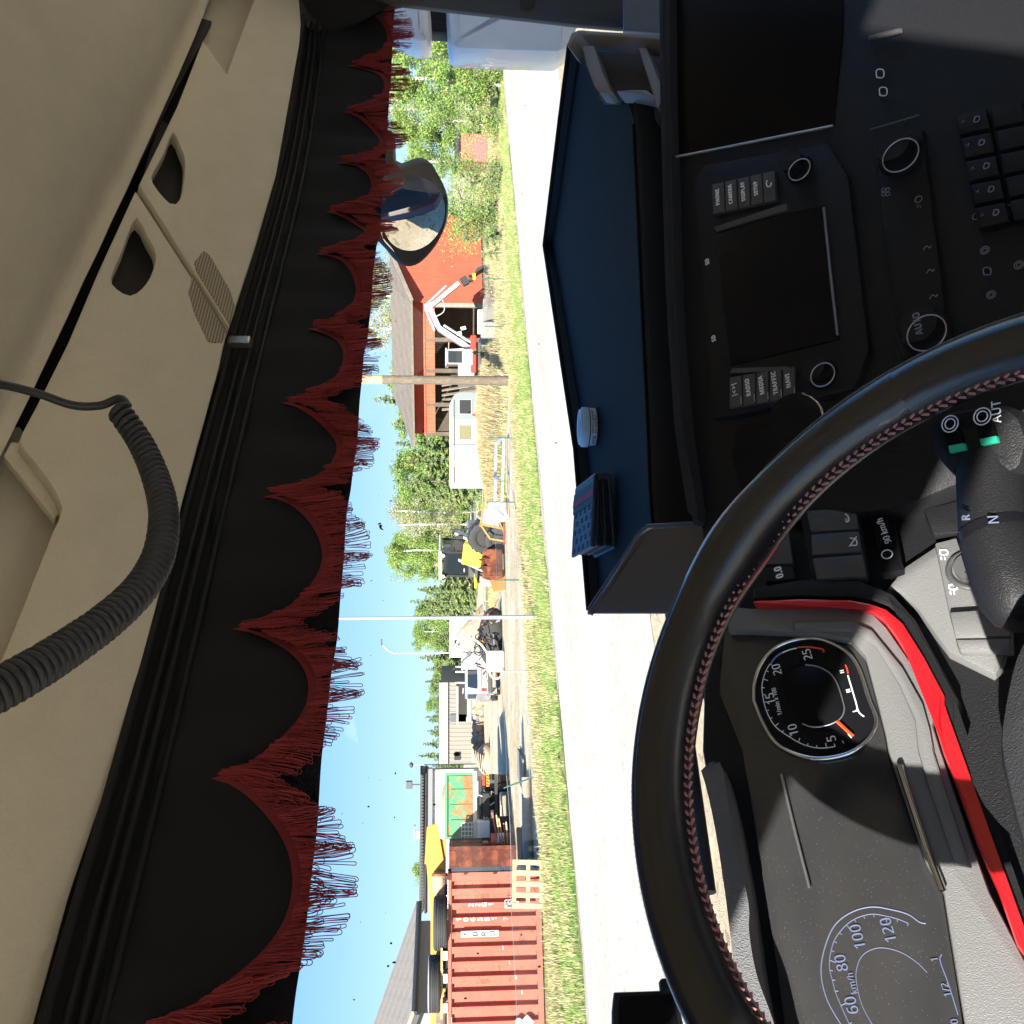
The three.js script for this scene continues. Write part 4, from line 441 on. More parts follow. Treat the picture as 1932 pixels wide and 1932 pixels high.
{ // weeds on bank
  const sp = []; for (let i = 0; i < 3600; i++) { const a = rr(0, 6.283), r = Math.sqrt(rnd()), x = Math.cos(a) * r * 4.4, z = Math.sin(a) * r * 2.2, c = Math.cos(.4), s = Math.sin(.4); sp.push([side(800, 45.5) + x * c + z * s, -45.5 - x * s + z * c, rr(1, 1.9), Math.sqrt(Math.max(0, 1 - r * r)) * .95]); }
  const g = tuft(8, .28, .12), o = new THREE.InstancedMesh(g, std(1, .8, 0, { transmission: .35, side: THREE.DoubleSide }), sp.length), m = new THREE.Matrix4(), c = new THREE.Color(); sp.forEach(([x, z, s, y], i) => { m.compose(V(x, y, z), new THREE.Quaternion().setFromEuler(new THREE.Euler(rr(-.2, .2), rr(0, 6), rr(-.2, .2))), V(s, s, s)); o.setMatrixAt(i, m); const b = rr(.8, 1.2); o.setColorAt(i, c.setRGB(.42 * b, .34 * b, .17 * b)); }); o.name = 'bank_grass'; o.userData = { kind: 'stuff', label: 'straw coloured grass covering the low bank by the caravan', category: 'grass' }; scene.add(o);
}
console.log('yard');
// ---------- the truck cab: built in its own axes, x right, z backward, from the driver's place ----------
const cab = thing('truck_cab', 'interior of a left hand drive truck cab with beige overhead lockers', 'truck', V(0, 0, 0), YAW);
const L = (r, u, f) => V(r, EYE + u, -f);
const toL = p => V(p.x * CY - p.z * SY, p.y, p.x * SY + p.z * CY);
const pT = (r, u, f, nr, nu, nf) => plane(T(r, u, f), TD(nr, nu, nf));
// outline traced on a real plane of the cab, given thickness behind that plane
function frame(pl) { const n = toL(pl.n.clone()).normalize(), o = toL(pl.p.clone()); let e1 = V(0, 1, 0).cross(n); if (e1.length() < .05) e1 = V(1, 0, 0); e1.normalize(); const e2 = n.clone().cross(e1); return { n, o, e1, e2, m: new THREE.Matrix4().makeBasis(e1, e2, n).setPosition(o) }; }
const on2 = (fr, pl, p) => { const q = toL(hit(p[0], p[1], pl)).sub(fr.o); return [q.dot(fr.e1), q.dot(fr.e2)]; };
function cut(pts, pl, th, bevel = 0, r = 0, holes = []) { const fr = frame(pl); let q = pts.map(p => on2(fr, pl, p)); if (r) q = round2(q, r, 4); const g = slab(q, th, bevel, holes.map(h => h.map(p => on2(fr, pl, p)))); g.translate(0, 0, -th); g.applyMatrix4(fr.m); return bevel ? toCreasedNormals(g, .6) : g; }
const mp = (z, a) => a.map(p => z(p[0], p[1]));
const line = (pts, pl, r, n = 24, lift = 0) => tube(pts.map(p => toL(hit(p[0], p[1], off(pl, lift)))), r, n, 6);
function inkText(s, p, size, pl, lift = .0012, font = F0, spin = 0, depth = .0006) { const fr = frame(pl), q = on2(fr, pl, p), g = text(s, size, depth, font); if (spin) g.rotateZ(spin); g.translate(q[0], q[1], lift - depth); g.applyMatrix4(fr.m); return g; }
function puck(p, r, h, pl, seg = 36, r2 = r) { const fr = frame(pl), q = on2(fr, pl, p), g = new THREE.CylinderGeometry(r2, r, h, seg).rotateX(Math.PI / 2).translate(q[0], q[1], h / 2); g.applyMatrix4(fr.m); return g; }
function hoop(p, r, t, pl, lift = 0) { const fr = frame(pl), q = on2(fr, pl, p), g = new THREE.TorusGeometry(r, t, 8, 40).translate(q[0], q[1], lift); g.applyMatrix4(fr.m); return g; }
const zA = zm(0, 0, 1000), zB = zm(0, 1000, 1000), zC = zm(0, 1992, 1000), z4 = zm(900, 0, 800), zR1 = zm(1500, 0, 800), zR2 = zm(2192, 0, 800), zR3 = zm(1500, 700, 800), zR4 = zm(2192, 700, 800), zR5 = zm(1500, 1400, 800), zR6 = zm(2192, 1400, 800), zR7 = zm(1600, 2192, 800), zR8 = zm(2192, 2192, 800);

const leatherN = dtex(512, (u, v) => { const a = fbm(u, v, 40, 3), b = fbm(u + .4, v, 90, 2); const c = Math.abs(a - .5) * 2 * .6 + .4 * b; return [c, c, c]; }, .05, false);
const grainN = dtex(256, (u, v) => { const c = fbm(u, v, 64, 2); return [c, c, c]; }, .03, false);
const tLiner = dtex(512, (u, v) => { const a = fbm(u, v, 90, 2), b = fbm(u, v, 5, 4); return [.885, .845, .755].map(x => x * (.96 + .03 * a + .06 * (b - .3))); }, .22);
const tDots = dtex(128, (u, v) => { const x = (u * 16) % 1 - .5, y = (v * 16) % 1 - .5; const k = Math.hypot(x, y) < .3 ? .30 : .72; return [k, k * .93, k * .8]; }, .055);
const tDust = dtex(1024, (u, v) => { const h = hash(Math.floor(u * 1024), Math.floor(v * 1024)), s = h > .9988 ? .5 : 0, b = fbm(u, v, 8, 4) * .02; return [.175 + s + b, .175 + s + b, .18 + s + b]; }, .22);
const tScuff = dtex(512, (u, v) => { const a = fbm(u, v, 4, 5), b = fbm(u, v * 6, 20, 3), k = ss(.5, .75, a * .6 + b * .4); return mixc([.07, .055, .045], [.13, .105, .09], k * .8); }, .45);
const MC = {
  door: std([.58, .55, .49], .8), mat: std([.44, .41, .36], .9), seat: std([.6, .58, .54], .9, 0, { bumpMap: leatherN, bumpScale: .0006 }),
  liner: std(1, .92, 0, { map: tLiner, bumpMap: grainN, bumpScale: .0004 }), dots: std(1, .9, 0, { map: tDots }), cavity: std([.05, .045, .04], .9),
  trim: std([.011, .011, .0125], .6, 0, { specularIntensity: .6, bumpMap: grainN, bumpScale: .0003 }), pillar: std([.075, .078, .082], .75, 0, { bumpMap: grainN, bumpScale: .0005 }),
  cloth: std([.008, .008, .01], .95, 0, { side: THREE.DoubleSide, sheen: .15, sheenRoughness: .5, bumpMap: grainN, bumpScale: .0006 }), fringe: std([.30, .034, .036], .85, 0, { side: THREE.DoubleSide }), band: std([.20, .02, .022], .9, 0, { side: THREE.DoubleSide }),
  plastic: std([.010, .010, .0115], .5, 0, { specularIntensity: .5, bumpMap: grainN, bumpScale: .0003 }), soft: std([.022, .022, .025], .75, 0, { specularIntensity: .5, bumpMap: leatherN, bumpScale: .0006 }), softgrey: std([.11, .11, .118], .7, 0, { bumpMap: leatherN, bumpScale: .0009 }),
  greyplastic: std([.135, .135, .135], .5, 0, { bumpMap: grainN, bumpScale: .0003 }), midgrey: std([.06, .06, .062], .45), gloss: std([.007, .007, .009], .2, 0, { specularIntensity: .28 }), lens: std(1, .2, 0, { map: tDust, clearcoat: .6, clearcoatRoughness: .1 }), screen: std([.005, .005, .006], .3, 0, { specularIntensity: .22 }), chrome: std([.75, .76, .78], .14, 1), satin: std([.5, .51, .54], .3, .9),
  redtrim: std([.62, .014, .022], .28, .35, { clearcoat: 1, clearcoatRoughness: .08 }), ink: std([.8, .82, .85], .6), blueink: std([.2, .32, .8], .6), redink: std([.8, .06, .03], .5), needle: std([.9, .1, .02], .5), dimink: std([.20, .21, .25], .6), faintink: std([.10, .12, .2], .6), greenflag: std([.02, .42, .26], .5),
  tray: std(1, .75, 0, { specularIntensity: .2, map: tScuff, bumpMap: grainN, bumpScale: .0002 }), leather: std([.012, .012, .014], .24, 0, { bumpMap: leatherN, bumpScale: .00012, clearcoat: .5, clearcoatRoughness: .25 }), stitch: std([.42, .20, .19], .8), cord: std([.028, .029, .032], .5), mirrorback: std([.62, .64, .66], .35, 0, { clearcoat: .5 }), maroon: std([.10, .012, .016], .3, 0, { clearcoat: .7 }), wood: std([.075, .062, .055], .6, 0, { bumpMap: nz, bumpScale: .0004 }), glassy: new THREE.MeshPhysicalMaterial({ color: 0xffffff, transmission: 1, roughness: 0, thickness: 0, ior: 1.45, side: THREE.DoubleSide }),
};
// path of the windscreen header, left to right, as seen from above
const HP = new THREE.CatmullRomCurve3([[-.42, .775], [-.1, .775], [.17, .778], [.35, .796], [.47, .806], [.70, .820], [1.025, .845], [1.51, .885], [1.80, .872], [1.99, .84]].map(p => V(p[0], 0, p[1])));
const hpF = r => { let lo = 0, hi = 1; for (let i = 0; i < 26; i++) { const m = (lo + hi) / 2; HP.getPoint(m).x < r ? lo = m : hi = m; } return HP.getPoint(lo).z; };
const along = (u, df, n = 60, r0 = -.42, r1 = 1.99) => Array.from({ length: n + 1 }, (_, i) => { const r = r0 + (r1 - r0) * i / n; return L(r, u, hpF(r) + df); });
{ // shell: roof, walls, floor, windscreen
  const wall = (r, th, k = 0) => { const s = k ? [[-1.15, -1.3], [.82, -1.3], [.82, .82], [-.42, .84], [-.5, 1.2], [-1.15, 1.5]] : [[-1.15, -1.3], [.82, -1.3], [.82, 1.0], [-.3, 1.42], [-1.15, 1.5]], w = round2(k ? [[-.44, -1.0], [.46, -.9], [.46, .5], [-.02, .72], [-.44, .72]] : [[-.44, -1.15], [.46, -1.1], [.46, -.42], [.195, -.36], [.195, .02], [.207, .24], [.207, .7], [-.02, .93], [-.44, .96]], .04); const g = slab(s.map(([u, f]) => [-f, EYE + u]), th, 0, [w.map(([u, f]) => [-f, EYE + u])]); g.rotateY(-Math.PI / 2); g.applyMatrix4(new THREE.Matrix4().makeScale(1, 1, 1)); g.translate(r, 0, 0); return g; };  // unseen side window openings enlarged for more light, the left rear raised for sun
  // slab lies in (z,y) after the turn: its x = -f becomes z
  part('left_wall', wall(-.40, .06), MC.door, cab); part('right_wall', wall(2.12, .06, 1), MC.door, cab);
  part('floor', box(2.56, .06, 2.9, .85, EYE - 1.18, -.1), MC.mat, cab); part('rear_wall', box(2.6, 2.0, .06, .86, EYE - .17, 1.33), MC.liner, cab);
  for (const r of [.2, 1.5]) { const s = part('seat', rbox(.5, .14, .5, .05, r, EYE - .72, .1), MC.seat, cab); part('backrest', rbox(.5, .62, .13, .05, r, EYE - .36, .44, -.12), MC.seat, s); part('headrest', rbox(.28, .2, .1, .04, r, EYE + .06, .52), MC.seat, s); part('seat_base', rbox(.4, .34, .4, .03, r, EYE - .97, .1), MC.plastic, s); }  // seats out of view, added pale to bounce sun up to the headliner
  part('bunk', rbox(2.3, .2, .6, .05, .86, EYE - .75, .95), MC.seat, cab);
  part('roof_panel', box(2.66, .05, 2.4, .86, EYE + .86, .18), MC.maroon, cab); part('front_header', slab([[-.94, .40], [-1.02, .42], [-.98, .88], [-.72, .88], [-.84, .48]].map(([z, u]) => [z, EYE + u]), 2.56).rotateY(-Math.PI / 2).translate(2.12, 0, 0), MC.cavity, cab);
  const rows = []; for (let j = 0; j <= 8; j++) { const k = j / 8, u = .42 - .95 * k, row = []; for (let i = 0; i <= 40; i++) { const r = -.40 + 2.53 * i / 40, c = Math.pow(Math.abs((r - .86) / 1.27), 8) * .42; row.push(L(r, u, .965 + .36 * k - c)); } rows.push(row); } part('windscreen', sheet(rows), MC.glassy, cab);
  for (const [r, q] of [[-.375, .97], [2.10, .73]]) part('side_window', slab([[-.45, -1.16], [.47, -1.11], [.47, .53], [-.02, q], [-.45, q]].map(([u, f]) => [-f, EYE + u]), .004).rotateY(-Math.PI / 2).translate(r, 0, 0), MC.glassy, cab);
  part('dash_top', sheet([.80, .95, 1.1, 1.3, 1.42].map((f, j) => [-.38, 0, .4, .8, 1.2, 1.6, 2.0].map(r => L(r, [-.40, -.415, -.42, -.44, -.5][j], f)))), MC.soft, cab);
  const fp = part('front_panel', box(2.45, 1.7, .06, .8, EYE - 1.38, -1.5), MC.maroon, cab); for (let i = 0; i < 9; i++) part('grille_slat', box(2.1, .05, .05, .8, EYE - .7 - i * .16, -1.545), MC.trim, fp); part('bumper', rbox(2.5, .5, .3, .06, .8, EYE - 2.15 + .25, -1.5), MC.trim, fp); part('wiper_arm', bar(L(.5, -.42, 1.56), L(1.5, -.46, 1.58), .012), MC.trim, fp);
}
// lockers above the windscreen
const LK = pT(0, .30, .795, 0, -.38, -.925);
{
  { // headliner: its front lip follows the dark gap above the locker doors
    const lip = [[440, -130], [368, 68], [243, 348], [98, 660], [12, 838], [-95, 1050], [-260, 1400], [-420, 1800], [-640, 2400]].map(p => toL(hit(p[0], p[1], off(LK, -.016)))), lc = new THREE.CatmullRomCurve3(lip).getPoints(60), li = r => { let b = lc[0]; for (const p of lc) if (Math.abs(p.x - r) < Math.abs(b.x - r)) b = p; return b; };
    const back = [[0, 0], [-.012, .012], [-.06, .016], [-.15, .035], [-.30, .085], [-.5, .15], [-.75, .21], [-1.15, .25], [-2.04, .27]];
    const bc = new THREE.CatmullRomCurve3(back.map(p => V(p[0], p[1], 0))).getPoints(44); const rs = Array.from({ length: 37 }, (_, i) => -.42 + 2.56 * i / 36).map(r => li(Math.min(lip[0].x, r)).clone().setX(r));
    part('headliner', sheet(bc.map(q => rs.map(p => V(p.x, p.y + q.y - .03 * Math.pow(Math.max(0, (p.x - 1.2) / .9), 3) * Math.min(1, -q.x * 4), p.z - q.x)))), MC.liner, cab);
    part('headliner_lip', sheet([rs, rs.map(p => V(p.x, p.y + .05, p.z - .004))]), MC.liner, cab);
  }
  const right = mp(zA, [[1145, 228], [1000, 600], [785, 1040], [1293, 1848], [1440, 1400], [1560, 985], [1650, 480], [1692, 240], [1700, 130], [1690, 0], [1650, -220], [1520, -200], [1432, 0], [1280, 412]]);
  const h1 = spl(mp(zA, [[980, 745], [1020, 830], [1042, 890], [1034, 1040], [1012, 1125], [978, 1152], [868, 1035], [858, 1000], [930, 860]]), 26, true), h2 = spl(mp(zA, [[773, 1230], [830, 1330], [878, 1425], [870, 1500], [830, 1590], [740, 1664], [652, 1620], [630, 1580], [690, 1420]]), 26, true);
  part('locker_door', cut(right, LK, .022, .003, 0, [h1]), MC.liner, cab);
  const left = [...mp(zA, [[1280, 1872], [765, 1075], [560, 1520], [385, 1932]]), ...mp(zB, [[220, 330], [130, 500], [108, 560], [260, 755], [318, 850], [348, 930], [330, 1000], [295, 1070], [20, 1760], [-260, 2400], [-150, 2700]]), ...mp(zC, [[-250, 2100], [160, 2030], [390, 1200], [580, 640], [770, 0]]), ...mp(zB, [[880, 1500], [1030, 900], [1240, 130]])];
  part('locker_door', cut(left, LK, .022, .003, 0, [h2]), MC.liner, cab);
  part('handle_recess', cut(mp(zA, [[900, 680], [1110, 760], [1110, 1160], [960, 1230], [800, 1010]]), off(LK, -.04), .01), MC.cavity, cab); part('handle_recess', cut(mp(zA, [[720, 1180], [960, 1400], [900, 1640], [720, 1740], [560, 1600]]), off(LK, -.04), .01), MC.cavity, cab);
  part('locker_box', [box(2.5, .02, .25, .86, EYE + .30, -.955), box(2.5, .36, .02, .86, EYE + .47, -.90)], MC.cavity, cab);
  part('gap_shade', cut([[400, 40], [250, 330], [100, 650], [10, 830], [-60, 980], [-90, 940], [60, 640], [215, 320], [365, 30]], off(LK, -.03), .01), MC.cavity, cab);  // dark strip standing for the shade inside the gap above the lockers
  part('cubby_back', cut(mp(zB, [[-500, 500], [110, 480], [420, 900], [330, 1300], [-300, 2500], [-900, 2500]]), off(LK, -.055), .01), MC.liner, cab);
  part('cubby_edge', cut(mp(zB, [[112, 565], [322, 858], [350, 935], [310, 1000], [20, 640], [60, 560]]), off(LK, -.018), .012, .002), MC.liner, cab);
  part('notch_back', cut(mp(zA, [[1100, 180], [1260, 440], [1420, 200], [1530, -250], [1200, -250]]), off(LK, -.05), .01), MC.liner, cab);
  part('speaker_grille', cut(mp(zA, [[1150, 1412], [1185, 1440], [1300, 1640], [1330, 1740], [1298, 1835], [1108, 1530], [1096, 1480]]), off(LK, .0012), .004, .0005, .004), MC.dots, cab); part('speaker_grille', cut(mp(zA, [[1085, 1552], [1272, 1868], [1255, 1935], [1175, 1930], [1100, 1770], [1064, 1650]]), off(LK, .0012), .004, .0005, .004), MC.dots, cab);
}
// header trim and curtain rails under the lockers
for (const [u, df, r] of [[.292, -.004, .005], [.278, .001, .0035], [.268, .004, .0035], [.254, .008, .0035]]) part('curtain_rail', tube(along(u, df, 40), r, 80, 8), MC.trim, cab);
part('header_trim', sheet([[.296, .002], [.285, .012], [.25, .022], [.22, .05], [.22, .10]].map(([u, df]) => along(u, df, 40))), MC.trim, cab);
part('rail_clip', rbox(.014, .03, .012, .003, ...toL(hit(452, 645, pT(0, .28, .83, 0, 0, -1))).toArray()), MC.satin, cab);
// ---------- scalloped valance ----------
{
  const t = thing('fringed_valance', 'black scalloped windscreen valance with dark red looped fringe', 'curtain', V(0, 0, 0), YAW), P = pT(0, .2, .835, 0, 0, -1);
  const ru = (ix, iy) => { const q = toL(hit(ix, iy, P)); return [q.x, q.y - EYE]; };
  const cusp = [[205, 2300], [300, 1965], [414, 1496], [444, 1196], [500, 948], [532, 752], [578, 592], [590, 438], [610, 340], [628, 250], [645, 160], [655, 85], [668, 10], [680, -60]].map(p => ru(...p)), bot = [[560, 2120], [578, 1664], [602, 1303], [620, 1057], [644, 840], [655, 668], [676, 505], [690, 395], [703, 300], [718, 212], [728, 128], [735, 50], [742, -20]].map(p => ru(...p));
  const rows = [[], []]; const edge = []; // edge: r,u along all scallops
  for (let i = 0; i < bot.length; i++) { const a = cusp[i], b = cusp[i + 1], ub = bot[i][1] + .004; for (let k = 0; k < 40; k++) { const s = k / 40, r = a[0] + (b[0] - a[0]) * s, uc = a[1] + (b[1] - a[1]) * s, w = Math.pow(Math.sin(Math.PI * s), .62); edge.push([r, uc + (ub - uc) * w]); } }
  const wav = (r, u) => .010 * Math.sin(r * 23 + 1.2) * (1 - (u - .1) / .2) + .003 * Math.sin(r * 61);
  const cl = (u0f, df, n = 6) => { const rs = []; for (let j = 0; j <= n; j++) rs.push(edge.map(([r, ue]) => { const u = .262 + (u0f(r, ue) - .262) * j / n; return L(r, u, hpF(Math.max(-.4, Math.min(1.98, r))) + df + wav(r, u)); })); return sheet(rs); };
  part('rear_cloth', cl(() => .118, .028), MC.cloth, t); part('front_cloth', cl((r, ue) => ue, .012, 8), MC.cloth, t);
  const pt = (r, u, df) => L(r, u, hpF(Math.max(-.4, Math.min(1.98, r))) + df + wav(r, u));
  part('trim_band', sheet([.002, -.012].map(o => edge.map(([r, u]) => pt(r, u + o, .009)))), MC.band, t);
  const loops = [[], [], []]; const tri = (pts, rad, out) => { // thin three sided thread
    const n = pts.length, ring = []; for (let i = 0; i < n; i++) { const d = pts[Math.min(n - 1, i + 1)].clone().sub(pts[Math.max(0, i - 1)]).normalize(), a = V(.3, .2, 1).cross(d).normalize(), b = d.clone().cross(a); ring.push([0, 1, 2].map(k => pts[i].clone().addScaledVector(a, Math.cos(k * 2.094) * rad).addScaledVector(b, Math.sin(k * 2.094) * rad))); }
    for (let i = 0; i < n - 1; i++) for (let k = 0; k < 3; k++) { const A = ring[i][k], B = ring[i][(k + 1) % 3], C = ring[i + 1][(k + 1) % 3], D = ring[i + 1][k]; for (const q of [A, B, C, A, C, D]) out.push(q.x, q.y, q.z); } };
  let lean = 0, seg = 0; for (let i = 0; i < edge.length - 1; i++) { const [r0, u0] = edge[i], [r1, u1] = edge[i + 1], Ls = Math.hypot(r1 - r0, u1 - u0), n = Math.max(1, Math.round(Ls / .0013)); for (let k = 0; k < n; k++) { const s = k / n, r = r0 + (r1 - r0) * s, u = u0 + (u1 - u0) * s - .006, clump = Math.sin(r * 310) + Math.sin(r * 173 + 2); lean = .006 * Math.sin(r * 95 + 3 * Math.sin(r * 41)) + rr(-.0014, .0014); const slope = (u1 - u0) / Math.max(1e-5, Math.abs(r1 - r0)); const h = rnd() < .45 ? rr(.016, .032) : rr(.040, .048), w = rr(.0010, .0026), z = .006 - rr(0, .008) - .004 * Math.max(0, clump);
      const pts = [], put2 = (dx, dy) => { const k = dy / h; pts.push(pt(r + dx + lean * k * k * 1.2 + .0006 * Math.sin(k * 6 + r * 700), u - dy, z - .003 * k)); }; for (const k of [0, .35, .7]) put2(-w * (.25 + .75 * k), (h - w) * k); for (let q = 0; q <= 6; q++) { const a = Math.PI * q / 6; put2(-w * Math.cos(a), h - w + w * Math.sin(a)); } for (const k of [.7, .35, 0]) put2(w * (.25 + .75 * k), (h - w) * k); tri(pts, .00042, loops[i % 3]); } }
  const all = loops.flat(), g = new THREE.BufferGeometry(); g.setAttribute('position', new THREE.Float32BufferAttribute(all, 3)); g.computeVertexNormals(); const f = part('loop_fringe', raw(g), MC.fringe, t); f.userData.kind = 'stuff'; console.log('fringe tris', all.length / 9);
}
// ---------- coiled microphone cord ----------
{
  const t = thing('coiled_cord', 'black coiled microphone cord hanging in front of the lockers', 'cord', V(0, 0, 0), YAW), q = (ix, iy, d) => toL(at(ix, iy, d));
  part('straight_cable', tube([q(-60, 715, .66), q(0, 725, .68), q(70, 742, .70), q(140, 765, .71), q(190, 765, .715), q(228, 752, .715), q(242, 768, .712)], .0032, 40, 8), MC.cord, t);
  const pts = [q(222, 772, .71), q(262, 830, .70), q(292, 895, .68), q(309, 970, .65), q(300, 1045, .62), q(265, 1110, .59), q(205, 1168, .56), q(130, 1222, .53), q(50, 1272, .50), q(-60, 1330, .47)], c = new THREE.CatmullRomCurve3(pts), N = 60, S = 14, hp = []; const fr = c.computeFrenetFrames(400);
  for (let i = 0; i <= N * S; i++) { const k = Math.pow(i / (N * S), .95), p = c.getPointAt(k), j = Math.min(400, Math.round(k * 400)), a = i / S * 6.2832, R = .0068 + .0028 * k; hp.push(p.addScaledVector(fr.normals[j], Math.cos(a) * R).addScaledVector(fr.binormals[j], Math.sin(a) * R)); }
  part('coil', new THREE.TubeGeometry(new THREE.CatmullRomCurve3(hp), N * S, .0027, 8), MC.cord, t);
}
// ---------- pillar, mirrors ----------
{
  const PP = pT(1.98, 0, .84, -.9, 0, -.42); part('right_pillar', cut([[640, -120], [690, -6], [726, 8], [900, 28], [1089, 50], [1172, 57], [1330, 60], [1330, -120]], PP, .07, .012), MC.pillar, cab); part('corner_trim', cut([[545, -90], [565, 30], [590, 75], [650, 60], [735, 12], [735, -90]], off(PP, -.02), .05, .005), MC.trim, cab); part('pillar_cap', [puck([995, 4], .016, .004, PP)], MC.cavity, cab);
  const DP = pT(2.0, -.4, .8, -1, 0, 0); part('door_top', cut([[1174, -80], [1174, 60], [1245, 66], [1300, 66], [1300, -80]], pT(1.9, -.3, .72, -.8, .3, -.5), .05, .01), std([.16, .2, .27], .5), cab);  // door top: blue-grey colour carries the reflected sky
  const MP = pT(2.3, 0, 1.35, -.75, 0, -.66); const ma = part('mirror_housing', cut(spl([[738, 6], [760, -40], [800, -40], [812, 20], [813, 60], [808, 79], [792, 81], [765, 72], [738, 58]], 40, true), MP, .16, .03), MC.mirrorback, cab); const mb = part('mirror_housing', cut(round2([[841, -60], [842, 30], [847, 84], [858, 94], [950, 98], [1056, 101], [1076, 88], [1092, 40], [1092, -60]], 6), off(MP, -.02), .18, .03), MC.mirrorback, cab); part('mirror_bracket', cut([[806, -40], [806, 60], [845, 62], [845, -40]], off(MP, -.09), .08, .01), MC.trim, cab);
  // front view mirror outside the windscreen
  const C0 = toL(at(786, 398, 2.45)), cen = C0.clone(), v = cen.clone().sub(V(0, EYE, 0)).normalize(), aim = V(1.25, EYE - 1.5, -1.72).sub(cen).normalize(), n = aim.clone().sub(v).normalize();
  const nW = n.clone().applyAxisAngle(V(0, 1, 0), YAW), FM = plane(at(786, 398, 2.45), nW), o2 = mp(z4, [[1002, 1430], [985, 1590], [890, 1770], [770, 1880], [690, 1885], [600, 1790], [515, 1690], [500, 1600], [505, 1440], [520, 1260], [740, 1170], [862, 1140], [935, 1240], [985, 1340]]);
  const hs = part('front_mirror', cut(spl(o2, 60, true), off(FM, .0), .05, .012), MC.trim, cab); const cx = o2.reduce((s, p) => s + p[0], 0) / o2.length, cy = o2.reduce((s, p) => s + p[1], 0) / o2.length, inn = spl(o2.map(p => [cx + (p[0] - cx) * .95, cy + (p[1] - cy) * .95]), 60, true), fr = frame(FM);
  const ctr = on2(fr, FM, [cx, cy]), ring = inn.map(p => on2(fr, FM, p)), rowsM = []; for (let j = 0; j <= 10; j++) { const k = j / 10; rowsM.push(ring.map(([x, y]) => { const X = ctr[0] + (x - ctr[0]) * k, Y = ctr[1] + (y - ctr[1]) * k, d2 = (X - ctr[0]) ** 2 + (Y - ctr[1]) ** 2; return V(X, Y, .008 - d2 / (2 * .55)).applyMatrix4(fr.m); })); }
  part('mirror_glass', sheet(rowsM), std([.88, .88, .86], .01, 1, { side: THREE.DoubleSide }), hs); part('mirror_arm', [bar(toL(at(680, 300, 2.40)), toL(at(745, 330, 2.48)), .035, .035, 10), bar(toL(at(560, 320, 2.2)), toL(at(680, 300, 2.40)), .035, .035, 10), rbox(.12, .09, .1, .02, ...toL(at(712, 296, 2.42)).toArray())], MC.trim, cab);
}
console.log('cab');
